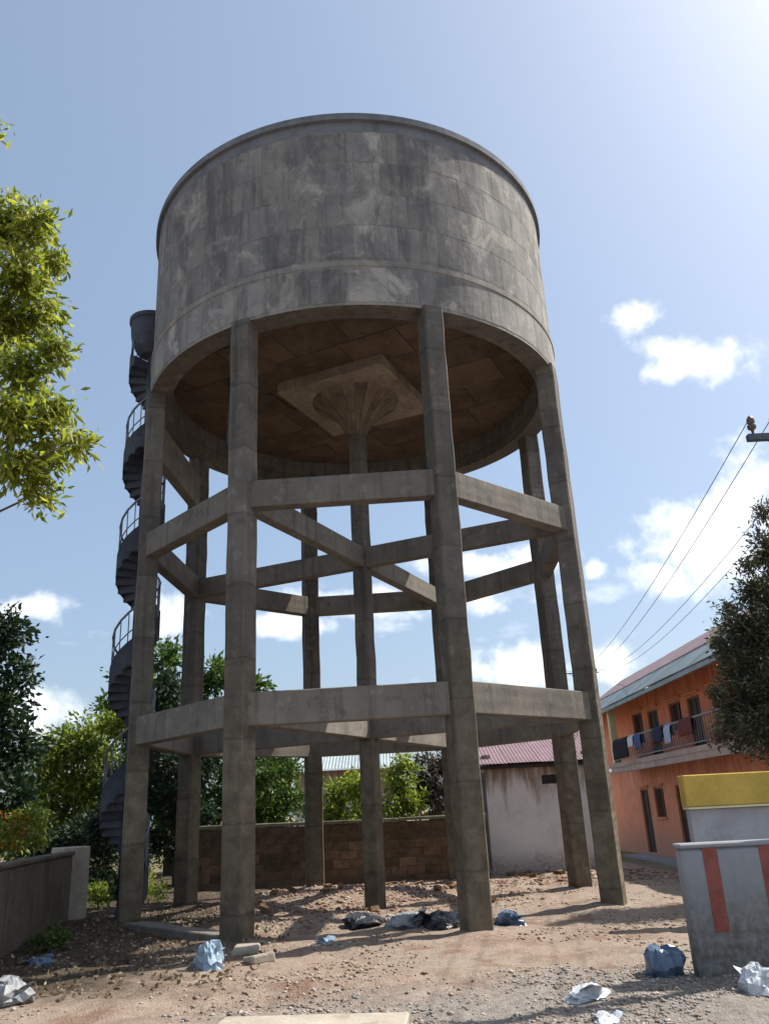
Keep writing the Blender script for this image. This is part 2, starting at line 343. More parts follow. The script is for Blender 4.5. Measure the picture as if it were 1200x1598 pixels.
M['orange_low'] = painted_wall('stained_orange_wall', (0.80, 0.31, 0.185), (0.46, 0.25, 0.18), -0.3, 0.9, ((0.40, 0.14, 0.085), 2.0, 3.2))
M['orange_up'] = painted_wall('balcony_orange_wall', (0.80, 0.265, 0.145), (0.55, 0.24, 0.16), 2.9, 3.7, ((0.46, 0.13, 0.07), 4.3, 5.6))
def leafmat(name, c1, c2, c3, trans=0.45):
    m, t, b = mat(name); a = t.n.new('ShaderNodeAttribute'); a.attribute_name = 'tone'
    f = a.outputs['Fac']
    c = t.mix(t.ramp(f, 0.0, 0.55, 0, 1, False), c1, c2); c = t.mix(t.ramp(f, 0.6, 1.0), c, c3)
    t.put(b.inputs['Base Color'], c); b.inputs['Roughness'].default_value = 0.5; b.inputs['Specular IOR Level'].default_value = 0.35
    tr = t.n.new('ShaderNodeBsdfTranslucent'); t.put(tr.inputs[0], t.mix(0.5, c, t.mix(1.0, c, (1.4, 1.5, 0.4), 'MULTIPLY')))
    mx = t.n.new('ShaderNodeMixShader'); mx.inputs[0].default_value = trans
    t.l.new(b.outputs[0], mx.inputs[1]); t.l.new(tr.outputs[0], mx.inputs[2]); t.l.new(mx.outputs[0], t.n['Material Output'].inputs[0])
    return m
M['leaf_neem'] = leafmat('neem_leaves', (0.12, 0.16, 0.022), (0.24, 0.275, 0.04), (0.42, 0.42, 0.09), 0.55)
M['leaf_dark'] = leafmat('dark_leaves', (0.016, 0.035, 0.02), (0.03, 0.055, 0.03), (0.055, 0.085, 0.045), 0.25)
M['leaf_mid'] = leafmat('mid_leaves', (0.03, 0.065, 0.015), (0.06, 0.11, 0.025), (0.12, 0.18, 0.04), 0.4)
M['leaf_lime'] = leafmat('lime_leaves', (0.09, 0.145, 0.025), (0.19, 0.25, 0.045), (0.34, 0.37, 0.09), 0.5)
M['leaf_olive'] = leafmat('olive_leaves', (0.034, 0.042, 0.025), (0.075, 0.084, 0.05), (0.20, 0.205, 0.14), 0.35)
M['leaf_plum'] = leafmat('plum_leaves', (0.03, 0.025, 0.028), (0.06, 0.05, 0.05), (0.12, 0.10, 0.10), 0.3)
M['petal'] = leafmat('orange_petals', (0.42, 0.10, 0.02), (0.45, 0.20, 0.03), (0.5, 0.28, 0.05), 0.4)
M['litter'] = leafmat('dry_litter', (0.10, 0.07, 0.045), (0.18, 0.13, 0.08), (0.32, 0.26, 0.18), 0.1)

def ground_mat():
    m, t, b = mat('bare_earth'); P = t.n.new('ShaderNodeNewGeometry').outputs['Position']
    s = t.n.new('ShaderNodeSeparateXYZ'); t.put(s.inputs[0], P); X, Y = s.outputs['X'], s.outputs['Y']
    n0 = t.noise(P, 0.35, 6, 0.6); n1_ = t.noise(P, 1.6, 7, 0.68, 0.3); n2_ = t.noise(P, 9, 6, 0.7); n3_ = t.noise(P, 55, 4, 0.65)
    earth = t.mix(t.ramp(n1_, 0.36, 0.62), (0.265, 0.195, 0.15), (0.35, 0.275, 0.22))
    earth = t.mix(t.ramp(n0, 0.45, 0.62), earth, (0.335, 0.275, 0.225))
    earth = t.mix(t.math('MULTIPLY', t.ramp(n2_, 0.52, 0.70), 0.7), earth, (0.42, 0.36, 0.30))
    earth = t.mix(t.math('MULTIPLY', t.ramp(n2_, 0.44, 0.30), 0.7), earth, (0.15, 0.10, 0.075))
    earth = t.mix(t.math('MULTIPLY', t.ramp(t.noise(P, 0.8, 5, 0.6, 0.5), 0.56, 0.66), 0.75), earth, (0.21, 0.125, 0.085))
    # grey stone chips of the lane in the foreground, right
    lane = t.math('ADD', t.math('MULTIPLY', X, -0.40), Y)
    lane = t.math('ADD', lane, t.math('MULTIPLY', t.math('SUBTRACT', n1_, 0.5), 1.6))
    grav = t.mix(t.ramp(n2_, 0.35, 0.65), (0.21, 0.185, 0.165), (0.31, 0.285, 0.26))
    grav = t.mix(t.ramp(n3_, 0.55, 0.75), grav, (0.40, 0.38, 0.36))
    c = t.mix(t.math('MULTIPLY', t.ramp(lane, -7.2, -8.8), 0.85), earth, grav)
    # dark soil on the left, deepened to paint in the shade, and green further off
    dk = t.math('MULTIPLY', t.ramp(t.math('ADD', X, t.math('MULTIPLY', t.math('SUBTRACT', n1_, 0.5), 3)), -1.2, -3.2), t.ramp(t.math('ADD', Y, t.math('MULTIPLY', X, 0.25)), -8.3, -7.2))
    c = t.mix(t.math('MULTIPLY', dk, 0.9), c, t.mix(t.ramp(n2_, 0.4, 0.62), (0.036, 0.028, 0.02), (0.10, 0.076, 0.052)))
    far = t.ramp(Y, 9.0, 16.0)
    c = t.mix(t.math('MULTIPLY', far, 0.7), c, t.mix(t.ramp(n1_, 0.4, 0.6), (0.13, 0.13, 0.05), (0.30, 0.24, 0.15)))
    c = t.mix(1.0, c, t.vmath('SCALE', (1, 1, 1), scale=t.ramp(n3_, 0.2, 0.8, 0.72, 1.22, False)), 'MULTIPLY')
    t.put(b.inputs['Base Color'], c); b.inputs['Roughness'].default_value = 1.0; b.inputs['Specular IOR Level'].default_value = 0.1
    bump(t, b, t.math('ADD', t.math('MULTIPLY', n2_, 1.0), t.math('MULTIPLY', n3_, 0.6)), 0.9, 0.05)
    return m
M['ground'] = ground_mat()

# ------------------------------------------------------------------ the ground: one sheet to the horizon
def axis(lo, hi, step, far):
    c = list(np.arange(lo, hi + 1e-6, step)); s_ = step; a = []; q = hi
    while q < far: s_ *= 1.35; q += s_; a.append(q)
    s_ = step; bq = []; q = lo
    while q > -far: s_ *= 1.35; q -= s_; bq.append(q)
    return np.array(bq[::-1] + c + a)
gx, gy = axis(-9, 10, 0.09, 1500), axis(-12, 10, 0.09, 1500)
GX, GY = np.meshgrid(gx, gy); GZ = H(GX, GY)
nx, ny = len(gx), len(gy)
idx = np.arange(nx * ny).reshape(ny, nx)
qd = np.stack([idx[:-1, :-1], idx[:-1, 1:], idx[1:, 1:], idx[1:, :-1]], -1).reshape(-1, 4)
def np_mesh(name, verts, faces, k):
    me = bpy.data.meshes.new(name); nv, nf = len(verts), len(faces)
    me.vertices.add(nv); me.vertices.foreach_set('co', np.ascontiguousarray(verts, np.float32).ravel())
    me.loops.add(nf * k); me.loops.foreach_set('vertex_index', np.ascontiguousarray(faces, np.int32).ravel())
    me.polygons.add(nf); me.polygons.foreach_set('loop_start', np.arange(0, nf * k, k, dtype=np.int32))
    me.update(calc_edges=True); me.validate(); return me
gm = np_mesh('ground', np.stack([GX, GY, GZ], -1).reshape(-1, 3), qd, 4)
gm.polygons.foreach_set('use_smooth', [True] * len(gm.polygons))
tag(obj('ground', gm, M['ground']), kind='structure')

# ------------------------------------------------------------------ the water tower
RC, RTK, TH0 = 4.215, 4.325, -0.0466
L1B, L1T, L2B, L2T, TB, BAND, TT = 2.87, 3.335, 6.247, 6.705, 9.655, 10.52, 13.62
ang = [-math.pi / 2 + TH0 + (i - 1.5) * math.pi / 4 for i in range(8)]
CP = [Vector((RC * math.cos(a), RC * math.sin(a), 0)) for a in ang]
tower = empty('water_tower'); tag(tower, 'tall round grey concrete water tank standing on eight square columns', 'water tower')
cw = 0.355
cm = bpy.data.meshes.new('column')
def column_mesh(name, w_, z1, sub=26):
    mb = MB(); a = w_ / 2; ch = 0.024; prof = [(-a + ch, -a), (a - ch, -a), (a, -a + ch), (a, a - ch), (a - ch, a), (-a + ch, a), (-a, a - ch), (-a, -a + ch)]
    zs = [-0.6 + (z1 + 0.6) * i / sub for i in range(sub + 1)]
    vs = []
    for z in zs:
        jx, jy = rnd.uniform(-0.006, 0.006), rnd.uniform(-0.006, 0.006)
        vs += [(x + jx + rnd.uniform(-.004, .004), y + jy + rnd.uniform(-.004, .004), z) for x, y in prof]
    fs = [tuple(range(8))[::-1], tuple(range(sub * 8, sub * 8 + 8))]
    for i in range(sub): fs += [(i * 8 + k, i * 8 + (k + 1) % 8, i * 8 + 8 + (k + 1) % 8, i * 8 + 8 + k) for k in range(8)]
    return mb.add(vs, fs).mesh(name)
me_col = column_mesh('column', cw, TB + 0.04)
for a, c in zip(ang, CP): obj('column', me_col, M['column'], tower, loc=(c.x, c.y, 0), rz=a)
me_cc = column_mesh('central_column', 0.30, 9.45)
obj('central_column', me_cc, M['column'], tower, rz=ang[1])

def tie(p, q, z0, z1, wid, name, gap0, gap1):
    p, q = Vector((p.x, p.y, (z0 + z1) / 2)), Vector((q.x, q.y, (z0 + z1) / 2)); d = (q - p).normalized()
    return MB().beam(p + d * gap0, q - d * gap1, wid, z1 - z0, ch=0.012).build(name, M['beam'], tower)
for i in range(8):
    for z0, z1 in ((L1B, L1T), (L2B, L2T)):
        tie(CP[i], CP[(i + 1) % 8], z0 + rnd.uniform(-.012, .012), z1 + rnd.uniform(-.012, .012), 0.25, 'ring_beam', 0.10, 0.10)
O0 = Vector((0, 0, 0))
for i in (1, 5, 3, 7):
    for z0, z1 in ((L1B + .03, L1T - .02), (L2B + .03, L2T - .02)):
        tie(CP[i], O0, z0, z1, 0.22, 'radial_beam', 0.12, 0.1)
d = (CP[1] - CP[0]).normalized()
MB().beam(CP[0] + d * 0.1 + Vector((0, 0, -0.05)), CP[1] - d * 0.1 + Vector((0, 0, -0.05)), 0.32, 0.34, ch=0.015).build('plinth_beam', M['beam'], tower)

# tank: shell, shuttering lifts, edge beam, slab, drop panel, flared capital
NS = 160
wall = MB().lathe([(RTK - 0.0125, TB + 0.02), (RTK - 0.0125, TT - 0.05)], NS).build('tank_wall', M['panel'], tower, smooth=True)
MB().lathe([(RTK + 0.006, TB), (RTK + 0.012, BAND - 0.1), (RTK + 0.030, BAND - 0.085), (RTK + 0.030, BAND + 0.02), (RTK - 0.02, BAND + 0.06)], NS).build('tank_band', M['seam'], tower, smooth=False)
def arc_panel(t0, t1, z0, z1, r_, name, parent, mt, seg=6):
    mb = MB(); vs = []; n = seg + 1; dp = 0.05
    for rr in (r_, r_ - dp):
        for z in (z0, z1):
            for k in range(n):
                a = t0 + (t1 - t0) * k / seg
                jz = rnd.uniform(-0.014, 0.014)
                vs.append((rr * math.cos(a), rr * math.sin(a), z + jz))
    fs = []
    for k in range(seg):
        fs += [(k, k + 1, n + k + 1, n + k), (k, 2 * n + k, 2 * n + k + 1, k + 1), (n + k, n + k + 1, 3 * n + k + 1, 3 * n + k)]
    fs += [(0, n, 3 * n, 2 * n), (n - 1, 3 * n - 1, 4 * n - 1, 2 * n - 1)]
    me = mb.add(vs, fs).mesh(name)
    return obj(name, me, mt, parent)
lifts = [(TB + 0.06, BAND - 0.13, 40, RTK + 0.0135)]
zz = np.linspace(BAND + 0.09, TT - 0.22, 5)
for i in range(4): lifts.append((zz[i] + 0.016, zz[i + 1] - 0.016, 36, RTK - 0.010))
for li, (z0, z1, n, r_) in enumerate(lifts):
    cuts = [2 * math.pi * (k + rnd.uniform(-0.16, 0.16)) / n + li * 0.05 for k in range(n)]
    for k in range(n):
        t0, t1 = cuts[k], cuts[(k + 1) % n] + (2 * math.pi if k == n - 1 else 0)
        arc_panel(t0 + rnd.uniform(.0004, .0016), t1 - rnd.uniform(.0004, .0016), z0, z1, r_ + rnd.uniform(-0.001, 0.001), 'wall_panel', wall, M['panel'], 5)
rim = MB().lathe([(RTK - 0.03, TT - 0.20), (RTK - 0.01, TT - 0.2), (RTK - 0.01, TT + .02), (RTK + 0.065, TT + .02), (RTK + 0.065, TT + 0.16), (RTK + 0.03, TT + 0.19), (RTK - 0.25, TT + 0.21)], NS).build('rim', M['rim'], tower)
MB().lathe([(RTK - 0.25, TT + 0.21), (2.0, TT + 0.75), (0.01, TT + 0.9)], 96).build('dome_roof', M['rim'], tower, smooth=True)
RI = 3.92; ZS = 10.30; ZD = 10.05
tie(CP[0], CP[7], 8.35, 9.1, 0.22, 'access_beam', 0.1, 0.1)
MB().lathe([(RTK + 0.006, TB), (RI, TB), (RI, ZS + 0.05)], NS).build('edge_beam', M['column'], tower)
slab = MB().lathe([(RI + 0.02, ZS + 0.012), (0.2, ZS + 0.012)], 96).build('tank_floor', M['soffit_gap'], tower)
# shuttering sheets on the underside of the floor, turned with the drop panel
ca, sa = math.cos(ang[1]), math.sin(ang[1])
def clip_circle(poly, r_):
    res = []
    NC = 48
    for k in range(NC):
        a = 2 * math.pi * k / NC; nx_, ny_ = math.cos(a), math.sin(a); src = poly; poly = []
        for i in range(len(src)):
            p, q = src[i], src[(i + 1) % len(src)]
            dp, dq = p[0] * nx_ + p[1] * ny_ - r_, q[0] * nx_ + q[1] * ny_ - r_
            if dp <= 0: poly.append(p)
            if dp * dq < 0:
                t = dp / (dp - dq); poly.append((p[0] + (q[0] - p[0]) * t, p[1] + (q[1] - p[1]) * t))
        if len(poly) < 3: return []
    return poly
SW, SL = 0.98, 1.25
for i in range(-5, 5):
    for j in range(-4, 5):
        off = 0.0 if i % 2 else 0.3
        x0, x1, y0, y1 = i * SW + .008, (i + 1) * SW - .008, (j - .5) * SL + off + .008, (j + .5) * SL + off - .008
        pl = clip_circle([(x0, y0), (x1, y0), (x1, y1), (x0, y1)], RI - 0.02)
        if len(pl) < 3: continue
        if max(abs(q[0]) for q in pl) < 1.2 and max(abs(q[1]) for q in pl) < 1.2: continue
        zb = ZS - rnd.uniform(0.0, 0.018)
        n = len(pl); pw = [(x * ca - y * sa, x * sa + y * ca) for x, y in pl]
        vs = [(x, y, zb) for x, y in pw] + [(x, y, ZS + 0.03) for x, y in pw]
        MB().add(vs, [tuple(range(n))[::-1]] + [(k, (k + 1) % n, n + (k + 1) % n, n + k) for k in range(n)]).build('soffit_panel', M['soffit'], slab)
bevel(MB().box((-1.24, -1.24, ZD), (1.24, 1.24, ZS + 0.02)).build('drop_panel', M['drop'], tower, rz=ang[1]), 0.015)
NB = 20
prof = [(0.19, 9.25), (0.25, 9.38), (0.40, 9.62), (0.64, 9.85), (0.96, ZD + 0.005)]
for k in range(NB):   # the flare was cast against narrow boards
    a0, a1 = 2 * math.pi * (k + 0.04) / NB, 2 * math.pi * (k + 0.96) / NB; j = rnd.uniform(-0.01, 0.01)
    vs = [((r_ + j) * math.cos(a), (r_ + j) * math.sin(a), z) for r_, z in prof for a in (a0, a1)]
    m_ = len(prof)
    MB().add(vs, [(2 * i, 2 * i + 2, 2 * i + 3, 2 * i + 1) for i in range(m_ - 1)]).build('capital_board_face', M['capital'], tower)
MB().lathe([(r_ - 0.015, z) for r_, z in prof], 40).build('capital', M['capital'], tower)
# inlet pipe dropping through the floor near the left front column
MB().tube([(-2.55, -0.9, 8.75), (-2.55, -0.9, ZS)], 0.09, 12).build('inlet_pipe', M['metal'], tower)

# ------------------------------------------------------------------ spiral stair behind the left column
SX, SY, SR = -4.71, 0.52, 0.47
st = empty('spiral_staircase', (SX, SY, 0)); tag(st, 'narrow dark spiral staircase winding up behind the leftmost column', 'staircase')
MB().tube([(0, 0, -0.3), (0, 0, 12.6)], 0.075, 12).build('newel_post', M['stair'], st, smooth=True)
PITCH_T, NPT = 2.38, 16
rise = PITCH_T / NPT; NTR = int(11.75 / rise)
def tread_mesh():
    a0, a1 = -0.06, 2 * math.pi / NPT + 0.05; n = 5; vs = []
    for z in (-0.24, 0.0):
        vs += [(0.05 * math.cos(a0), 0.05 * math.sin(a0), z)] + [(SR * math.cos(a0 + (a1 - a0) * k / n), SR * math.sin(a0 + (a1 - a0) * k / n), z) for k in range(n + 1)] + [(0.05 * math.cos(a1), 0.05 * math.sin(a1), z)]
    m_ = n + 3
    return MB().add(vs, [tuple(range(m_))[::-1], tuple(range(m_, 2 * m_))] + [(k, (k + 1) % m_, m_ + (k + 1) % m_, m_ + k) for k in range(m_)]).mesh('tread')
tm = tread_mesh(); bm_ = MB().tube([(SR - 0.03, 0, -0.02), (SR - 0.03, 0, 0.86)], 0.012, 5).mesh('baluster')
PH = R(-82)
hp = []
for i in range(NTR):
    a = PH + 2 * math.pi * i / NPT; z = (i + 1) * rise
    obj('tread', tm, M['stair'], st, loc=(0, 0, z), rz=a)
    obj('baluster', bm_, M['rail'], st, loc=(0, 0, z), rz=a + math.pi / NPT)
    am = a + math.pi / NPT
    hp.append(((SR - .03) * math.cos(am), (SR - .03) * math.sin(am), z + 0.86))
skv = []; skf = []
for i, (x, y, z) in enumerate(hp):
    for dz in (-1.12, -0.62): skv += [(x * 1.07, y * 1.07, z + dz), (x * 1.03, y * 1.03, z + dz)]
for i in range(len(hp) - 1):
    a, b = 4 * i, 4 * i + 4
    skf += [(a, b, b + 2, a + 2), (a + 1, a + 3, b + 3, b + 1), (a + 2, b + 2, b + 3, a + 3), (a, a + 1, b + 1, b)]
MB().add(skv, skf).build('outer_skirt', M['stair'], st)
MB().tube(hp, 0.024, 6).build('handrail', M['rail'], st, smooth=True)
MB().tube([(x, y, z - 0.43) for x, y, z in hp], 0.014, 5).build('middle_rail', M['rail'], st, smooth=True)
land = MB().lathe([(0.05, 11.72), (SR * 0.5, 11.78), (SR * .82, 11.95), (SR + 0.0, 12.2), (SR + 0.02, 12.4), (SR + 0.02, 12.58), (SR + .06, 12.60), (SR + .06, 12.70), (SR - 0.03, 12.72), (SR * .5, 12.82), (0.02, 12.86)], 40).build('landing', M['stair'], st, smooth=False)

# ------------------------------------------------------------------ compound walls
# back wall of laterite blocks behind the columns
bw0, bw1 = Vector((-4.7, 5.55, 0)), Vector((2.62, 5.05, 0))
bd = (bw1 - bw0); BL = bd.length; bd.normalize(); brz = math.atan2(bd.y, bd.x)
bwall = empty('block_wall', bw0, brz); tag(bwall, 'low reddish brown block wall with dark mossy top behind the tower columns', 'wall')
BH = 0.2; NR = 7
MB().box((0.02, 0.012, -0.4), (BL - 0.02, 0.19, NR * BH - 0.06)).build('mortar', M['mortar'], bwall)
bms = [MB().box((0, 0, 0), (0.385, 0.2, 0.188), 0.009).mesh('block') for _ in range(6)]
mms = [m_.copy() for m_ in bms]
for r_ in range(-1, NR):
    off = 0.2 if r_ % 2 else 0.0; x = -off
    while x < BL - 0.05:
        x0, x1 = max(0, x), min(BL, x + 0.385)
        if x1 - x0 > 0.08:
            mossy = rnd.random() < (0.05, 0.05, 0.1, 0.25, 0.6, 0.9, 0.97, 1.0)[r_ + 1]
            o = obj('block', rnd.choice(mms if mossy else bms), M['mossblock' if mossy else 'block'], bwall, loc=(x0, rnd.uniform(-0.012, 0.008), r_ * BH - 0.04))
            if x1 - x0 < 0.38: o.scale = ((x1 - x0) / 0.385, 1, 1)
        x += 0.4
for x0, x1, zt in ((0, 1.6, 0.02), (1.62, 3.3, 0.0), (3.32, 5.2, -0.01), (5.22, BL, -0.015)):
    bevel(MB().box((x0, -0.03, NR * BH - 0.035 + zt * 0), (x1, 0.23, NR * BH + 0.05 + zt), 0.008).build('coping', M['coping'], bwall), 0.015)

# rendered boundary wall on the left with an end pillar
lw0, lw1 = Vector((-4.55, -7.3, 0)), Vector((-5.78, 0.55, 0))
ld = lw1 - lw0; LL = ld.length; lrz = math.atan2(ld.y, ld.x)
lw = empty('boundary_wall', lw0, lrz); tag(lw, 'weathered plastered boundary wall with end pillar at the left edge', 'wall')
bevel(MB().box((0, -0.1, -0.4), (LL, 0.1, 1.10)).build('wall_body', M['plaster'], lw), 0.02)
bevel(MB().box((0, -0.14, 1.10), (LL, 0.14, 1.17)).build('coping', M['plaster'], lw), 0.015)
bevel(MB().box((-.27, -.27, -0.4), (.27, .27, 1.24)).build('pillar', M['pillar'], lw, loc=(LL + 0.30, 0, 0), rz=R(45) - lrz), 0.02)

# ------------------------------------------------------------------ white shed
def corrugated(name, mt, parent, p0, across, up, wdt, lng, pitch=0.09, amp=0.018):
    "one sheet: p0 corner, unit vectors across and up the slope"
    across, up = Vector(across).normalized(), Vector(up).normalized(); nrm = across.cross(up); n = max(4, int(wdt / pitch * 2)); vs = []
    for s_ in (0, 1):
        for k in range(n + 1):
            h = amp * (1 if k % 2 else -1)
            vs.append(Vector(p0) + across * (wdt * k / n) + up * (lng * s_) + nrm * h)
    m_ = n + 1
    vs += [q - nrm * 0.004 for q in vs]
    fs = [(k, k + 1, m_ + k + 1, m_ + k) for k in range(n)] + [(2 * m_ + k, 3 * m_ + k, 3 * m_ + k + 1, 2 * m_ + k + 1) for k in range(n)]
    fs += [(k, 2 * m_ + k, 2 * m_ + k + 1, k + 1) for k in range(n)]
    return MB().add(vs, fs).build(name, mt, parent)
def wall_cells(mb, axis_, c0, c1, u0, u1, z0, z1, holes):
    "solid wall between c0..c1 on one axis with rectangular openings (u0,u1,z0,z1)"
    us = sorted({u0, u1, *[h[0] for h in holes], *[h[1] for h in holes]}); 
    for a, b in zip(us[:-1], us[1:]):
        hs = sorted([(h[2], h[3]) for h in holes if h[0] <= a + 1e-6 and h[1] >= b - 1e-6]); z = z0
        for q0, q1 in hs + [(z1, z1)]:
            if q0 - z > 1e-4:
                mb.box((c0, a, z), (c1, b, q0)) if axis_ == 'x' else mb.box((a, c0, z), (b, c1, q0))
            z = q1
    return mb
sh = empty('shed', (0, 0, 0)); tag(sh, 'small white shed with stained wall and mauve sheet roof behind the tower', 'shed')
sm = MB(); wall_cells(sm, 'y', 6.0, 6.2, 2.78, 5.6, -0.5, 2.50, [(4.22, 4.62, 2.06, 2.28)])
sm.box((2.78, 6.2, -0.5), (2.98, 9.2, 2.85)); sm.box((5.4, 6.2, -0.5), (5.6, 9.2, 2.85)); sm.box((2.98, 9.0, -0.5), (5.4, 9.2, 3.2))
sm.build('wall', M['shed_white'], sh)
MB().box((4.2, 6.1, 2.04), (4.64, 6.14, 2.30)).build('vent', M['darkwood'], sh)
MB().box((2.6, 5.86, 2.48), (5.8, 5.96, 2.56)).build('fascia', M['darkwood'], sh)
upv = Vector((0, 3.6, 1.15))
for k in range(4): corrugated('roof_sheet', M['shed_roof'], sh, (2.52 + k * 0.83, 5.72, 2.60 + 0.006 * (k % 2)), (1, 0, 0), upv, 0.86, 3.8, 0.09, 0.009)
MB().box((2.60, 6.0, 0.1), (2.76, 6.14, 2.4)).build('downpipe', M['metal'], sh)

# ------------------------------------------------------------------ two-storey orange house
hs_ = empty('orange_house', (10.2, 10, -0.5)); tag(hs_, 'two-storey orange house with balcony and mauve and blue-grey sheet roof', 'house')
def hp_(o): o.location = (-10.2, -10, 0.5); return o
FX, YE, YN, GZ0, FZ = 10.2, 23.4, 0.5, -0.42, 2.93
up_h = [(16.75, 18.05, 3.75, 4.78), (14.75, 16.0, FZ + .05, 4.68), (12.2, 13.45, 3.7, 4.66), (10.4, 11.55, FZ + .05, 4.62), (8.2, 9.4, 3.7, 4.66), (6.3, 7.4, FZ + .05, 4.62), (4.0, 5.2, 3.7, 4.66), (1.9, 3.0, FZ + .05, 4.62)]
gr_h = [(17.35, 18.45, GZ0 + .05, 1.93), (15.5, 16.65, 0.92, 1.95), (13.0, 14.1, GZ0 + .05, 1.97), (10.9, 12.1, 0.92, 1.95), (8.7, 9.8, GZ0 + .05, 1.97), (6.4, 7.6, .92, 1.95), (3.8, 4.9, GZ0 + .05, 1.97)]
hp_(wall_cells(MB(), 'x', FX, FX + 0.25, YN, YE, FZ, 5.35, up_h).build('upper_wall', M['orange_up'], hs_))
hp_(wall_cells(MB(), 'x', FX, FX + 0.25, YN, YE, GZ0 - .4, FZ - .16, gr_h).build('lower_wall', M['orange_low'], hs_))
hp_(MB().box((FX + .25, YE - .25, GZ0 - .4), (17.5, YE, 5.35)).box((FX + .25, YN, GZ0 - .4), (17.5, YN + .25, 5.35)).box((17.5, YN, GZ0 - .4), (17.75, YE, 5.35)).box((FX + .25, YN + .25, FZ - .15), (17.5, YE - .25, FZ - .02)).build('side_and_rear_walls', M['orange'], hs_))
for hl in (up_h, gr_h):
    for (y0, y1, z0, z1) in hl:
        door = z1 - z0 > 1.4
        if door:
            dm = MB().box((FX + .12, y0, z0), (FX + .17, y1, z1))
            for a in (0.08, 0.54):
                for bz in (0.08, 0.55): dm.box((FX + .10, y0 + (y1 - y0) * a, z0 + (z1 - z0) * bz), (FX + .121, y0 + (y1 - y0) * (a + .38), z0 + (z1 - z0) * (bz + .38)))
            dd = hp_(dm.build('door', M['darkwood'], hs_))
            fm = MB()
        else:
            dd = hp_(MB().box((FX + .16, y0, z0), (FX + .17, y1, z1)).build('window_pane', M['pane'], hs_)); fm = MB()
            for k in range(1, 6): fm.box((FX + .07, y0 + (y1 - y0) * k / 6 - .012, z0), (FX + .09, y0 + (y1 - y0) * k / 6 + .012, z1))
            fm.box((FX + .12, (y0 + y1) / 2 - .03, z0 + .05), (FX + .15, (y0 + y1) / 2 + .03, z1 - .05))
            hp_(MB().box((FX - .08, y0 - .1, z0 - .07), (FX - .002, y1 + .1, z0 - .002)).build('window_sill', M['orange_trim'], hs_))
        fm.box((FX + .06, y0 + .001, z0), (FX + .15, y0 + .06, z1)).box((FX + .06, y1 - .06, z0), (FX + .15, y1 - .001, z1)).box((FX + .06, y0 + .06, z1 - .06), (FX + .15, y1 - .06, z1 - .001))
        fo = fm.build('door_frame' if door else 'window_frame', M['frame'], dd)
        hp_(MB().box((FX - .10, y0 - .15, z1 + .06), (FX - .002, y1 + .15, z1 + .12)).build('lintel', M['orange_trim'], hs_))
hp_(MB().box((9.15, YN, FZ - .16), (FX + .25, 18.4, FZ)).build('balcony_slab', M['bslab'], hs_))
hp_(MB().box((9.17, YN, FZ - .36), (9.33, 18.38, FZ - .163)).build('balcony_beam', M['bslab'], hs_))
for k, y in enumerate((18.05, 1.0)):
    hp_(MB().box((9.22, y - .14, FZ + .001), (9.48, y + .14, 5.12)).build('balcony_post', M['cream' if k == 0 else 'orange_trim'], hs_))
    if k: hp_(MB().box((9.22, y - .14, GZ0 - .6), (9.48, y + .14, FZ - .37)).build('porch_post', M['orange'], hs_))
rl = hp_(MB().box((9.24, YN, FZ + .80), (9.30, 18.3, FZ + .85)).box((9.25, YN, FZ + .10), (9.29, 18.3, FZ + .13)).build('balcony_rail', M['rail'], hs_))
bb_ = MB().box((9.262, -0.012, FZ + .13), (9.282, 0.012, FZ + .80)).mesh('rail_bar')
y = 2.0
while y < 18.2:
    obj('rail_bar', bb_, M['rail'], rl, loc=(0, y, 0)); y += 0.22
hp_(MB().box((9.3, YN, -1.0), (FX - .003, 18.6, GZ0)).build('porch_floor', M['bank'], hs_))
hp_(MB().box((8.9, 13.0, -1.0), (9.297, 16.5, GZ0 - .16)).build('step', M['bank'], hs_))
EA, MI, RG = Vector((8.95, 0, 5.06)), Vector((10.05, 0, 5.86)), Vector((11.5, 0, 6.82))
s1 = (MI - EA); s2 = (RG - MI)
y = -0.3
while y < YE + 0.3:
    j = rnd.uniform(-.02, .02)
    hp_(corrugated('roof_sheet', M['bluesheet'], hs_, EA + Vector((j, y + 1.02, 0)), (0, -1, 0), s1, 1.04, s1.length + .12, 0.13, 0.02))
    hp_(corrugated('roof_sheet', M['mauve'], hs_, MI + Vector((j, y + 1.02, 0.05)), (0, -1, 0), s2, 1.04, s2.length + .05, 0.13, 0.02))
    hp_(corrugated('roof_sheet', M['mauve'], hs_, RG + Vector((0, y, 0.06)), (0, 1, 0), (6.4, 0, -1.62), 1.04, 6.6, 0.26, 0.02))
    y += 1.0
hp_(MB().box((8.98, -.2, 4.90), (9.06, YE + .2, 5.03)).build('eave_board', M['bluesheet'], hs_))
hp_(MB().add([(9.1, YE - .02, 5.0), (17.7, YE - .02, 5.3), (11.5, YE - .02, 6.7)], [(0, 1, 2)]).build('gable', M['orange'], hs_))

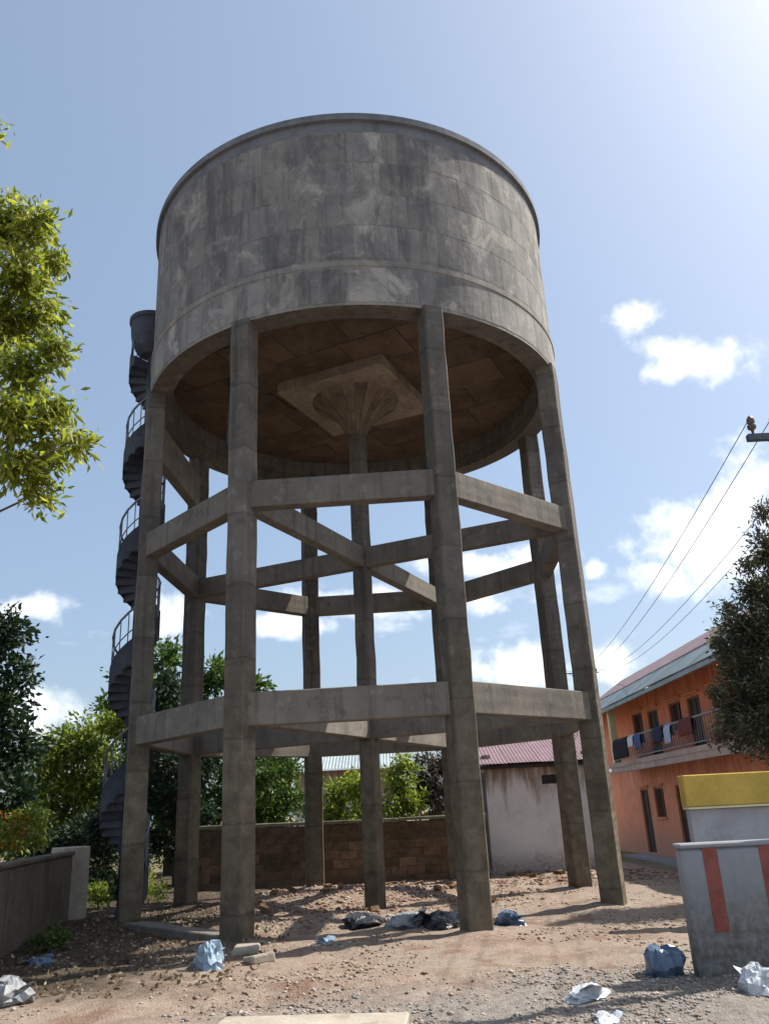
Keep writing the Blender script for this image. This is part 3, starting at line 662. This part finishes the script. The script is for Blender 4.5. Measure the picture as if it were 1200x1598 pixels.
# clothes over the balcony rail
def cloth(name, label, y0, y1, drop, mt, back=0.35):
    ny_, nz_ = 14, 10; vs = []
    for i in range(ny_ + 1):
        yy = y0 + (y1 - y0) * i / ny_
        for j in range(nz_ + 1):
            s_ = j / nz_; L = drop + back; q = s_ * L
            fold = 0.03 * math.sin(i * 1.9 + y0) * min(1, abs(q - back) * 3)
            if q < back: x, z = 9.335 + fold * .4, FZ + .86 - (back - q)
            else: x, z = 9.205 - abs(fold), FZ + .86 - (q - back)
            if abs(q - back) < 0.05: x, z = 9.27, FZ + .875
            vs.append((x, yy + 0.02 * math.sin(j * 1.3), z))
    n = nz_ + 1
    fs = [(i * n + j, i * n + j + 1, (i + 1) * n + j + 1, (i + 1) * n + j) for i in range(ny_) for j in range(nz_)]
    o = MB().add(vs, fs).build(name, mt, smooth=True); sf = o.modifiers.new('thick', 'SOLIDIFY'); sf.thickness = 0.008
    return tag(o, label, 'cloth', 'washing hung over the balcony rail')
def fabric(name, c): return plain(name, c, 0.9, 0.15, 6, 0.1)
cloth('hanging_cloth', 'wide black cloth over the far end of the balcony rail', 15.7, 17.8, 0.72, fabric('black_cloth', (0.025, 0.027, 0.035)))
cloth('hanging_cloth', 'small white cloth beside the black one on the balcony rail', 14.9, 15.6, 0.40, fabric('white_cloth', (0.62, 0.64, 0.68)))
cloth('hanging_cloth', 'blue cloth hanging from the middle of the balcony rail', 13.9, 14.75, 0.55, fabric('blue_cloth', (0.08, 0.12, 0.25)))
cloth('hanging_cloth', 'dark navy cloth hanging below the second upper window', 11.4, 12.5, 0.5, fabric('navy_cloth', (0.035, 0.04, 0.075)))
cloth('hanging_cloth', 'pale blue cloth on the rail beside the navy one', 10.6, 11.25, 0.6, fabric('pale_cloth', (0.40, 0.46, 0.60)))
cloth('hanging_cloth', 'maroon cloth on the balcony rail nearest the dark tree', 8.6, 9.8, 0.5, fabric('maroon_cloth', (0.16, 0.05, 0.05)))

# ------------------------------------------------------------------ kiosk and striped parapet on the right
ki = empty('painted_wall', (5.6, -4.0, 0)); tag(ki, 'low wall painted yellow above and pale blue-grey below, behind the striped parapet', 'wall')
def kp(o): o.location = (-5.6, 4.0, 0); return o
kp(bevel(MB().box((4.50, -4.0, -.4), (7.6, -3.84, 1.42)).build('wall_body', M['bluegrey'], ki), 0.01))
kp(bevel(MB().box((4.46, -4.06, 1.45), (7.7, -3.82, 1.875)).build('yellow_band', M['yellow'], ki), .012))
kp(MB().box((4.47, -4.075, 1.422), (7.7, -3.83, 1.448)).build('trim', M['cream'], ki))

pa = empty('striped_parapet', (3.14, -7.62, 0), R(-2.0)); tag(pa, 'grey concrete parapet with red vertical stripes at the right edge', 'parapet')
bevel(MB().box((0, 0, -.4), (3.6, 0.22, 1.12)).build('wall_body', M['barrier'], pa), 0.025)
bevel(MB().box((-0.012, -0.012, 1.122), (3.612, 0.232, 1.165)).build('coping', M['barrier'], pa), 0.012)
for k in range(6):
    x = 0.20 + k * 0.535
    MB().box((x, -0.004, 0.36 + rnd.uniform(-.03, .03)), (x + 0.14, 0.05, 1.119)).build('red_stripe', M['red'], pa)

# ------------------------------------------------------------------ electricity poles and wires
def pole(base, top, label, arm_z, arm, ins):
    t = empty('utility_pole', base); tag(t, label, 'pole', 'utility poles')
    MB().tube([(0, 0, -0.5), (0, 0, top)], [0.13, 0.09], 10).build('post', M['pole'], t, smooth=True)
    ar = MB().box((arm[0], -0.04, arm_z - .04), (arm[1], .04, arm_z + .04)).build('cross_arm', M['metal'], t)
    pts = []
    for x in ins:
        MB().lathe([(0.012, arm_z + .04), (0.02, arm_z + .10), (0.05, arm_z + .12), (0.055, arm_z + .16), (0.03, arm_z + .18), (0.05, arm_z + .2), (0.045, arm_z + .25), (0.02, arm_z + .29), (0.001, arm_z + .3)], 12, (x, 0)).build('insulator', M['insulator'], t, smooth=True)
        pts.append(Vector(base) + Vector((x, 0, arm_z + .27)))
    MB().tube([(0, -.02, arm_z - .7), (arm[0] * .7, -.02, arm_z - .03)], 0.02, 6).build('brace', M['metal'], t)
    return pts
pa_ = pole((5.72, -7.0, 0), 6.6, 'concrete utility pole whose cross arm enters at the right edge', 5.68, (-0.78, 0.78), (-0.70, -0.42, 0.42, 0.70))
pb_ = pole((14.9, 46.0, -0.3), 11.3, 'far utility pole behind the orange house carrying the other wire ends', 10.9, (-1.3, 1.3), (-1.15, -.4, .4, 1.15))
for k, (a, b) in enumerate(zip(pa_, pb_)):
    pts = []
    for i in range(33):
        s_ = i / 32; q = a.lerp(b, s_); q.z -= 1.1 * 4 * s_ * (1 - s_); pts.append(q)
    o = MB().tube(pts, [0.006 + 0.007 * i / 32 for i in range(33)], 5).build('overhead_wire', M['wire'], smooth=True)
    tag(o, ['first', 'second', 'third', 'fourth'][k] + ' overhead wire counted from the tower side, sagging past the cloud', 'wire', 'overhead wires')

# ------------------------------------------------------------------ vegetation
def leaves(name, P, dirs, size, mt, parent, droop=0.3, aspect=0.42, tone=None):
    "many small folded leaves: P (n,3) points, dirs (n,3) growth direction, size (n)"
    n = len(P); dirs = dirs + nrg.normal(0, 0.45, (n, 3)); dirs[:, 2] -= droop
    dirs /= np.linalg.norm(dirs, axis=1, keepdims=True) + 1e-9
    rv = nrg.normal(0, 1, (n, 3)); rv[:, 2] *= 0.4
    sdv = np.cross(dirs, rv); sdv /= np.linalg.norm(sdv, axis=1, keepdims=True) + 1e-9
    nr = np.cross(sdv, dirs); L = size[:, None]; W_ = L * aspect
    a = P; c = P + dirs * L - nr * L * 0.12; m1 = P + dirs * L * 0.45 + sdv * W_ * 0.5 + nr * L * 0.06; m2 = P + dirs * L * 0.45 - sdv * W_ * 0.5 + nr * L * 0.06
    V = np.stack([a, m1, c, m2], 1).reshape(-1, 3); i4 = np.arange(n)[:, None] * 4
    Fc = np.concatenate([i4 + np.array([[0, 1, 2]]), i4 + np.array([[0, 2, 3]])], 1).reshape(-1, 3)
    me = np_mesh(name, V, Fc, 3)
    tn = nrg.random(n) if tone is None else np.clip(tone + nrg.normal(0, 0.16, n), 0, 1)
    at_ = me.attributes.new('tone', 'FLOAT', 'FACE'); at_.data.foreach_set('value', np.repeat(tn, 2).astype(np.float32))
    return obj(name, me, mt, parent)

def tree(name, label, base, clumps, mt, nleaf, lsize, trunk_r=0.16, group=None, cat='tree', droop=0.3, fork=None, twig=0.0, aspect=0.42, lpt=9, trunk_mat='bark'):
    """clumps: (cx,cy,cz, rx,ry,rz) world; limbs run from the trunk fork to every clump, twigs spread in it, leaves sit on the twigs"""
    root = empty(name, base); tag(root, label, cat, group)
    base = Vector(base); cs = [Vector(c[:3]) for c in clumps]; zc = sum(c.z for c in cs) / len(cs)
    fk = Vector(fork) if fork else Vector((base.x, base.y, base.z + 0.45 * (zc - base.z)))
    tr = MB(); mid = base.lerp(fk, .5) + Vector((rnd.uniform(-.12, .12), rnd.uniform(-.12, .12), 0))
    tr.tube([base - Vector((0, 0, .4)) - base, mid - base, fk - base], [trunk_r * 1.25, trunk_r, trunk_r * .8], 9)
    lm = MB(); vol = np.array([c[3] * c[4] * c[5] for c in clumps]) ** 0.75; cnt = np.maximum(1, (nleaf / lpt * vol / vol.sum()).astype(int))
    PP, DD, TT_ = [], [], []
    for c, cc, n in zip(clumps, cs, cnt):
        kn = fk.lerp(cc, .5) + Vector((rnd.uniform(-.2, .2), rnd.uniform(-.2, .2), .12))
        tr.tube([fk - base, kn - base, cc - base], [trunk_r * .5, trunk_r * .22, trunk_r * .07], 6)
        rad = np.array(c[3:6])
        for _ in range(n):
            v = nrg.normal(0, 1, 3); v /= np.linalg.norm(v); k = nrg.random() ** 0.45 * (1 + 0.25 * nrg.normal())
            end = np.array(cc) + v * rad * k
            st_ = np.array(cc) + v * rad * k * 0.35 + nrg.normal(0, 0.05, 3)
            if twig: lm.tube([st_ - np.array(base), (st_ + end) / 2 + np.array([0, 0, 0.04]) - np.array(base), end - np.array(base)], [twig, twig * .7, twig * .3], 3, False)
            tt = nrg.random(lpt) * 0.75 + 0.3
            pts = st_ + (end - st_) * tt[:, None] + nrg.normal(0, 0.035 + 0.25 * lsize, (lpt, 3))
            PP.append(pts); dv = (end - st_); dv /= np.linalg.norm(dv) + 1e-6
            DD.append(np.repeat(dv[None], lpt, 0)); TT_.append(np.full(lpt, np.clip(0.5 + 0.30 * nrg.normal(), 0, 1)))
    P = np.concatenate(PP) - np.array(base); Dd = np.concatenate(DD); tn = np.concatenate(TT_)
    tr.build('trunk', M[trunk_mat], root, smooth=True)
    if twig: lm.build('twigs', M[trunk_mat], root)
    leaves('crown', P, Dd, lsize * (0.45 + 1.0 * nrg.random(len(P))), mt, root, droop, aspect, tn)
    return root

def cl_px(Y, lst, ry=None):
    "clumps at depth Y from picture-space notes taken while surveying the photograph"
    o = []
    for (px, py, rx, rz_) in lst:
        jy = rnd.uniform(-.35, .35); q = at(px, py, Y + jy); k = (q - CAM).dot(FW) / F_PX
        o.append((q.x, q.y, q.z, rx * k, (ry or (rx * k)), rz_ * k))
    return o
def scatter_cl(c, r, n, s):
    o = []
    for _ in range(n):
        v = nrg.normal(0, 1, 3); v /= np.linalg.norm(v); k = nrg.random() ** .4
        o.append((c[0] + v[0] * r[0] * k, c[1] + v[1] * r[1] * k, c[2] + v[2] * r[2] * k, s * rnd.uniform(.8, 1.3), s * rnd.uniform(.8, 1.3), s * rnd.uniform(.6, 1)))
    return o

# bright leafy tree whose boughs hang in from the left
near = cl_px(-9.4, [(15, 350, 50, 38), (60, 350, 34, 26), (35, 430, 46, 42), (88, 405, 26, 18), (10, 500, 45, 40), (62, 490, 36, 32), (30, 575, 44, 36), (80, 545, 32, 22),
                    (20, 650, 48, 42), (78, 640, 36, 34), (120, 685, 26, 20), (85, 700, 32, 26), (30, 725, 40, 32), (60, 770, 26, 26), (-8, 205, 12, 20)])
near += scatter_cl((-4.9, -8.7, 6.3), (1.2, 1.4, 1.8), 12, 0.42)
tree('neem_tree', 'bright yellow-green tree with leafy boughs hanging in from the left edge', (-5.9, -8.7, 0), near, M['leaf_neem'], 36000, 0.095, 0.11, droop=0.55, fork=(-5.6, -8.7, 3.2), twig=0.005, aspect=0.36, lpt=12)

# dark tree on the left edge, behind the boundary wall
tree('dark_tree', 'tall dark blue-green tree on the left edge behind the boundary wall', (-8.9, 3.0, 0), cl_px(3.0, [(10, 985, 38, 36), (-30, 1010, 60, 50), (30, 1050, 26, 34), (-10, 1110, 60, 50), (25, 1170, 42, 44), (-30, 1200, 60, 50), (20, 1240, 40, 40), (-50, 1100, 70, 70), (5, 1300, 42, 36)]) + scatter_cl((-10.3, 1.0, 4.8), (1.8, 4.0, 2.6), 26, 0.62), M['leaf_dark'], 32000, 0.16, 0.2, droop=0.2, aspect=0.5)  # scattered clumps lie out of view, added to block skylight
# sunny lime green trees
tree('lime_tree', 'sunlit yellow-green tree to the left of the staircase', (-9.0, 8.0, 0), cl_px(8.0, [(95, 1170, 42, 38), (140, 1160, 40, 44), (65, 1210, 36, 34), (115, 1225, 46, 36), (165, 1215, 38, 40), (85, 1270, 38, 30), (150, 1280, 40, 30), (40, 1250, 30, 30), (175, 1130, 24, 22)]), M['leaf_lime'], 13000, 0.15, 0.10, droop=0.25)
tree('dark_shrub', 'dark shrub at the foot of the staircase', (-7.0, 4.6, 0), cl_px(4.6, [(165, 1330, 30, 40), (180, 1390, 26, 30), (155, 1290, 28, 26), (190, 1260, 26, 40), (215, 1350, 24, 40), (180, 1220, 26, 34), (155, 1370, 20, 30), (200, 1400, 24, 24)]), M['leaf_dark'], 9000, 0.11, 0.05, cat='shrub', droop=0.1)
# the big tree behind the left columns
tree('mango_tree', 'big dark green tree rising behind the left columns', (-6.9, 13.0, 0), cl_px(13.0, [(262, 1030, 34, 36), (215, 1075, 46, 36), (270, 1100, 52, 44), (335, 1060, 38, 34), (385, 1080, 40, 34), (330, 1130, 52, 44), (225, 1140, 52, 44), (410, 1135, 44, 40), (180, 1110, 32, 28), (280, 1180, 56, 40), (380, 1190, 54, 40), (210, 1200, 50, 40), (435, 1190, 34, 40), (265, 1245, 52, 36), (330, 1260, 52, 36), (405, 1250, 50, 36), (205, 1260, 40, 36), (300, 1300, 50, 30), (238, 1310, 44, 30)]), M['leaf_mid'], 26000, 0.20, 0.22, droop=0.25, aspect=0.45)
tree('dark_thicket', 'dark leafy tree seen between the two left columns', (-5.4, 7.6, 0), cl_px(7.6, [(262, 1200, 26, 34), (300, 1215, 30, 30), (270, 1260, 30, 32), (315, 1270, 28, 28), (250, 1310, 28, 28), (262, 1140, 24, 30), (265, 1075, 24, 40), (290, 1320, 32, 24), (225, 1180, 34, 40), (215, 1240, 34, 40), (320, 1180, 30, 40), (235, 1100, 30, 34), (210, 1310, 34, 34), (325, 1330, 26, 26)]), M['leaf_dark'], 13000, 0.15, 0.10, droop=0.2)
# shrubs and trees over the back wall
tree('garden_shrub', 'green shrub behind the wall left of the rear column', (-2.9, 8.0, 0), cl_px(8.0, [(420, 1215, 34, 34), (450, 1250, 30, 28), (405, 1265, 34, 26), (455, 1200, 18, 24), (435, 1285, 30, 20)]), M['leaf_mid'], 3500, 0.14, 0.06, cat='shrub', group='shrubs behind the block wall')
tree('garden_shrub', 'sunny lime shrub behind the wall between the rear and central columns', (-1.0, 8.4, 0), cl_px(8.4, [(530, 1240, 34, 32), (560, 1225, 26, 28), (515, 1265, 28, 24), (575, 1262, 30, 22), (545, 1280, 34, 18)]), M['leaf_lime'], 3500, 0.14, 0.05, cat='shrub', group='shrubs behind the block wall')
tree('garden_shrub', 'yellow-green shrub behind the wall just right of the central column', (0.6, 8.6, 0), cl_px(8.6, [(622, 1225, 28, 34), (640, 1255, 26, 24), (610, 1265, 24, 22), (630, 1195, 20, 20)]), M['leaf_lime'], 2800, 0.14, 0.05, cat='shrub', group='shrubs behind the block wall')
tree('plum_tree', 'dull purplish tree behind the wall beside the white shed', (1.7, 10.5, 0), cl_px(10.5, [(665, 1205, 30, 30), (685, 1235, 26, 28), (655, 1240, 24, 26), (690, 1195, 20, 24), (680, 1265, 26, 20)]), M['leaf_plum'], 3600, 0.14, 0.07)
# right edge tree in front of the house
tree('roadside_tree', 'dense dark olive tree at the right edge in front of the orange house', (8.3, -1.6, -0.1), cl_px(-1.8, [(1200, 860, 34, 50), (1178, 925, 34, 36), (1225, 930, 50, 60), (1155, 985, 38, 36), (1200, 1000, 52, 50), (1160, 1055, 44, 40), (1150, 1110, 36, 38), (1200, 1080, 54, 50), (1185, 1145, 50, 36), (1240, 1020, 60, 60), (1260, 1110, 60, 60), (1138, 1020, 22, 20), (1250, 1170, 50, 30), (1122, 1000, 14, 16), (1118, 1080, 16, 14), (1165, 880, 14, 16), (1135, 950, 16, 14), (1190, 800, 16, 22), (1125, 1150, 18, 14)]), M['leaf_olive'], 34000, 0.085, 0.15, droop=0.1, aspect=0.35, twig=0.006)
hd = [(x, 15.0 + rnd.uniform(-1, 1), rnd.uniform(.8, 2.2), 1.1, .9, .9) for x in np.linspace(-22, -4.5, 26)]
tree('hedge', 'long dark hedge closing the view behind the lime green tree', (-12, 15, 0), hd, M['leaf_mid'], 9000, 0.20, 0.05, cat='hedge')
tree('dark_shrub', 'dark shrub between the flowering bush and the lime green tree', (-8.6, 5.2, 0), cl_px(5.2, [(60, 1310, 34, 30), (100, 1320, 34, 28), (130, 1300, 30, 34), (30, 1320, 30, 26), (120, 1350, 30, 24)]), M['leaf_dark'], 5000, 0.12, 0.05, cat='shrub', droop=0.1)
# flowers and weeds
fl = tree('flowering_bush', 'bush with orange flowers above the boundary wall at the left edge', (-7.4, 1.9, 0), cl_px(1.9, [(25, 1295, 30, 24), (50, 1275, 26, 24), (15, 1320, 26, 16), (60, 1305, 24, 20)]), M['leaf_lime'], 1500, 0.10, 0.04, cat='bush')
pf = np.array([list(at(rnd.uniform(0, 45), rnd.uniform(1265, 1325), 1.75 + rnd.uniform(-.2, .2))) for _ in range(170)]) - np.array(fl.location)
leaves('flowers', pf, nrg.normal(0, 1, (170, 3)), np.full(170, .075), M['petal'], fl, 0, 0.8)['kind'] = 'stuff'
def weed(label, x, y, r_, h, n, mt):
    cl_ = [(x + rnd.uniform(-r_, r_), y + rnd.uniform(-r_, r_), h * rnd.uniform(.35, .8), r_ * .5, r_ * .5, h * .35) for _ in range(5)]
    return tree('weed', label, (x, y, hz(x, y)), cl_, mt, n, 0.085, 0.012, cat='weeds', group='weeds by the tower', droop=-.2)
weed('sunny weeds beside the boundary wall pillar', -5.55, 1.9, 0.22, 0.55, 600, M['leaf_lime'])
weed('sunny weeds between the leftmost column and the next one', -4.95, 3.1, 0.35, 0.6, 900, M['leaf_lime'])
weed('small green weeds in the shade at the foot of the boundary wall', -4.5, -3.4, 0.25, 0.22, 350, M['leaf_mid'])

# pale house glimpsed over the back wall
ph = empty('pale_house', (-1.9, 24, 0)); tag(ph, 'pale house glimpsed over the back wall between the columns', 'house')
MB().box((-2.2, 0, -.5), (2.4, 5, 3.5)).build('wall', M['shed_white'], ph)
for k in range(6): corrugated('roof_sheet', M['bluesheet'], ph, (-2.6 + k * .9, -.5, 3.55), (1, 0, 0), (0, 3, 1.1), .92, 3.4, .15)
MB().box((0.4, -0.02, 1.2), (1.5, 0.03, 2.6)).build('window', M['pane'], ph)

# ------------------------------------------------------------------ rubbish, stones and gravel
def bag_mesh(name, sx_, sy_, sz_, seed, neck=True):
    "a crumpled bag of thin film: sharp random facets, spread skirt on the ground and loose ears"
    rr = np.random.default_rng(seed); nu, nv = 26, 13; vs = []
    fr = rr.normal(0, 1, (4, 3)) * 2.4; ph_ = rr.random(4) * 6.28
    for j in range(nv + 1):
        v = math.pi * (j + (rr.uniform(-.25, .25) if 0 < j < nv else 0)) / nv
        for i in range(nu):
            u = 2 * math.pi * (i + rr.uniform(-.32, .32)) / nu; vv = v + (rr.normal(0, .07) if 0 < j < nv else 0)
            q = np.array([math.sin(vv) * math.cos(u), math.sin(vv) * math.sin(u), math.cos(vv)])
            s_ = 0.95 + sum(0.10 * math.sin(q @ fr[k] + ph_[k]) for k in range(4)) + (rr.normal(0, .06) if 0 < j < nv else 0)
            x, y, z = q * s_
            if z < -.1: x *= 1 + .5 * (-.1 - z) * (1 + .5 * math.sin(3 * u)); y *= 1 + .5 * (-.1 - z) * (1 + .5 * math.cos(2 * u))
            vs.append((x * sx_, y * sy_, (max(z, -.5 + rr.uniform(0, .05)) + .48) * sz_))
    fs = []
    for j in range(nv):
        for i in range(nu):
            a, b, c, e = j * nu + i, j * nu + (i + 1) % nu, (j + 1) * nu + (i + 1) % nu, (j + 1) * nu + i
            fs += [(a, e, c), (a, c, b)] if rr.random() < .5 else [(a, e, b), (b, e, c)]
    mb = MB().add(vs, fs)
    for k in range(3 if neck else 2):
        a = rr.uniform(0, 6.28); r0 = .25 if neck else .7; z0 = 1.25 if neck else .9
        p = np.array([math.cos(a) * sx_ * r0, math.sin(a) * sy_ * r0, z0 * sz_]); o_ = np.array([math.cos(a), math.sin(a), rr.uniform(.2, 1.0)]) * .55 * min(sx_, sy_)
        sd2 = np.array([-math.sin(a), math.cos(a), 0]) * .38 * sx_
        mb.add([p - o_ * .6 - sd2, p - o_ * .6 + sd2, p + o_ * .5 + sd2 * .8 + np.array([0, 0, .02]), p + o_ - sd2 * .2, p + o_ * .5 - sd2], [(0, 1, 2), (0, 2, 4), (4, 2, 3)])
    return mb.mesh(name)
def bag(label, x, y, s_, mt, seed, neck=True, dz=-.02):
    o = obj('plastic_bag', bag_mesh('plastic_bag', *s_, seed, neck), M[mt], loc=(x, y, hz(x, y) + dz), rz=seed * 1.7)
    return tag(o, label, 'plastic bag', 'discarded plastic bags')
bag('crumpled pale blue plastic bag beside the front left column', -1.82, -5.55, (.19, .16, .19), 'blue_plastic', 3, False)
bag('grey-white crumpled bag at the bottom left corner', -3.45, -7.05, (.30, .2, .15), 'grey_plastic', 5, False)
bag('flat white bag lying on the gravel at lower right', 2.02, -8.05, (.26, .15, .07), 'white_plastic', 8, False)
bag('small white bag at the very bottom of the gravel lane', 1.93, -9.02, (.17, .11, .06), 'white_plastic', 12, False)
bag('white crumpled bag in front of the striped parapet', 3.42, -8.25, (.19, .15, .15), 'white_plastic', 14, False)
bag('dark blue stuffed bag against the end of the parapet', 2.86, -7.42, (.19, .17, .19), 'dark_blue_plastic', 16, False)
bag('black bag at the foot of the central column', -0.1, -2.5, (.46, .30, .12), 'black_plastic', 21, False)
bag('grey torn bag on the heap between central and front right column', 0.5, -2.75, (.42, .26, .12), 'grey_plastic', 23, False)
bag('black bag on the heap next to the front right column', 1.0, -2.95, (.38, .26, .12), 'black_plastic', 25, False)
bag('dark bag lying right behind the front right column', 1.98, -3.1, (.26, .2, .13), 'dark_blue_plastic', 27, False)
bag('small pale scrap of plastic in the tower shade', -0.55, -4.2, (.20, .12, .05), 'blue_plastic', 29, False)
bag('dim green scrap of plastic by the boundary wall', -4.15, -4.6, (.24, .15, .07), 'dark_blue_plastic', 31, False)

o = bevel(MB().box((-0.75, -0.28, -0.05), (0.75, 0.28, 0.05), 0.015).build('concrete_slab', M['slab'], loc=(-0.33, -8.85, hz(-.33, -8.85) + .03), rz=R(-5)), .012)
tag(o, 'pale concrete slab lying flat at the bottom of the picture', 'slab')
for k, (x, y, lb) in enumerate(((-1.55, -4.6, 'pale flat stone in the shade right of the front left column'), (-1.25, -5.35, 'round pale stone at the edge of the tower shade'))):
    o = bevel(MB().box((-.17, -.11, -.05), (.17, .11, .06), .03).build('stone', M['slab'], loc=(x, y, hz(x, y) + .02), rz=k * .7), .03, 2); tag(o, lb, 'stone')

def rocks(name, label, n, pos, s0, s1, mt, cat='gravel', flat=.6, clump=None):
    base = np.array([[1, 0, 0], [-1, 0, 0], [0, 1, 0], [0, -1, 0], [0, 0, 1], [0, 0, -1]], float)
    fc = np.array([[0, 2, 4], [2, 1, 4], [1, 3, 4], [3, 0, 4], [2, 0, 5], [1, 2, 5], [3, 1, 5], [0, 3, 5]])
    XY = pos(n)
    if clump: XY = XY[fbm(XY[:, 0] * .9 + 40, XY[:, 1] * .9 + 9, 4) + nrg.normal(0, .06, len(XY)) > clump]
    n = len(XY); s_ = s0 * (s1 / s0) ** (nrg.random(n) ** 2.2)
    V = base[None] * (0.7 + .6 * nrg.random((n, 6, 1))) + nrg.normal(0, .18, (n, 6, 3)); V[:, :, 2] *= flat
    a = nrg.random(n) * 6.28; c, s2_ = np.cos(a)[:, None], np.sin(a)[:, None]
    V = np.stack([V[..., 0] * c - V[..., 1] * s2_, V[..., 0] * s2_ + V[..., 1] * c, V[..., 2]], -1) * s_[:, None, None]
    V[..., 0] += XY[:, :1]; V[..., 1] += XY[:, 1:]; V[..., 2] += (H(XY[:, 0], XY[:, 1]) + s_ * .15)[:, None]
    Fc = (fc[None] + (np.arange(n) * 6)[:, None, None]).reshape(-1, 3)
    me = np_mesh(name, V.reshape(-1, 3), Fc, 3)
    at_ = me.attributes.new('tone', 'FLOAT', 'FACE'); at_.data.foreach_set('value', np.repeat(nrg.random(n), 8).astype(np.float32))
    return tag(obj(name, me, mt), label, cat, kind='stuff')
def stonemat(name, c1, c2, c3):
    m, t, b = mat(name); a = t.n.new('ShaderNodeAttribute'); a.attribute_name = 'tone'
    c = t.mix(t.ramp(a.outputs['Fac'], 0, .6, 0, 1, False), c1, c2); c = t.mix(t.ramp(a.outputs['Fac'], .7, 1), c, c3)
    t.put(b.inputs['Base Color'], c); b.inputs['Roughness'].default_value = .95
    return m
M['chips'] = stonemat('stone_chips', (0.17, 0.15, 0.13), (0.29, 0.265, 0.24), (0.42, 0.40, 0.38))
M['brickbits'] = stonemat('brick_bits', (0.18, 0.10, 0.07), (0.29, 0.185, 0.135), (0.40, 0.34, 0.28))
M['earthbits'] = stonemat('earth_clods', (0.17, 0.115, 0.082), (0.30, 0.225, 0.17), (0.40, 0.34, 0.28))
def uni(x0, x1, y0, y1): return lambda n: np.stack([nrg.uniform(x0, x1, n), nrg.uniform(y0, y1, n)], 1)
def lane(n):
    q = np.stack([nrg.uniform(-3.5, 4.5, n), -10.6 + 4.2 * nrg.random(n) ** 1.5], 1)
    keep = (q[:, 1] - .4 * q[:, 0] + nrg.normal(0, .5, n)) < -7.6
    return q[keep]
rocks('gravel', 'grey stone chips strewn over the lane in the foreground', 44000, lane, .004, .026, M['chips'], clump=-.04)
rocks('clods', 'reddish clods and small stones on the bare earth', 48000, uni(-4.5, 6.5, -9.4, 4.5), .004, .036, M['earthbits'], 'rubble', clump=.03)
def heap(n):
    q = np.stack([nrg.normal(-.2, 1.5, n), nrg.normal(1.5, 1.7, n)], 1); return q[(np.abs(q[:, 0]) < 4) & (q[:, 1] < 4.8)]
rocks('rubble', 'broken brick rubble heaped under the tower', 2600, heap, .012, .07, M['brickbits'], 'rubble')
def strip(n): return np.stack([nrg.uniform(2.5, 8, n), nrg.uniform(2.5, 5.9, n)], 1)
rocks('wall_rubble', 'brick rubble along the foot of the white shed', 900, strip, .015, .08, M['brickbits'], 'rubble')
n = 2600; q = np.stack([nrg.uniform(-6, -1.2, n), nrg.uniform(-7.2, 1.2, n)], 1)
lo = leaves('leaf_litter', np.stack([q[:, 0], q[:, 1], H(q[:, 0], q[:, 1]) + .012], 1), np.stack([nrg.normal(0, 1, n), nrg.normal(0, 1, n), nrg.normal(0, .15, n)], 1), nrg.uniform(.03, .09, n), M['litter'], None, -.05, .6)
tag(lo, 'dry leaves and scraps littering the shaded ground on the left', 'litter', kind='stuff')
# single broken bricks that can be picked out
bk = MB().box((-.11, -.055, -.035), (.11, .055, .04), .012).mesh('broken_brick')
for k in range(26):
    x, y = (rnd.uniform(-2.4, 2.6), rnd.uniform(-.6, 3.6)) if k < 18 else (rnd.uniform(3, 5.5), rnd.uniform(3.6, 5.7))
    o = obj('broken_brick', bk, M['block'], loc=(x, y, hz(x, y) + .035)); o.rotation_euler = (rnd.uniform(-.4, .4), rnd.uniform(-.4, .4), rnd.uniform(0, 6.3))
    tag(o, 'broken red brick lying in the rubble under the tower' if k < 18 else 'broken red brick lying in front of the white shed', 'brick', 'bricks under the tower' if k < 18 else 'bricks by the shed')
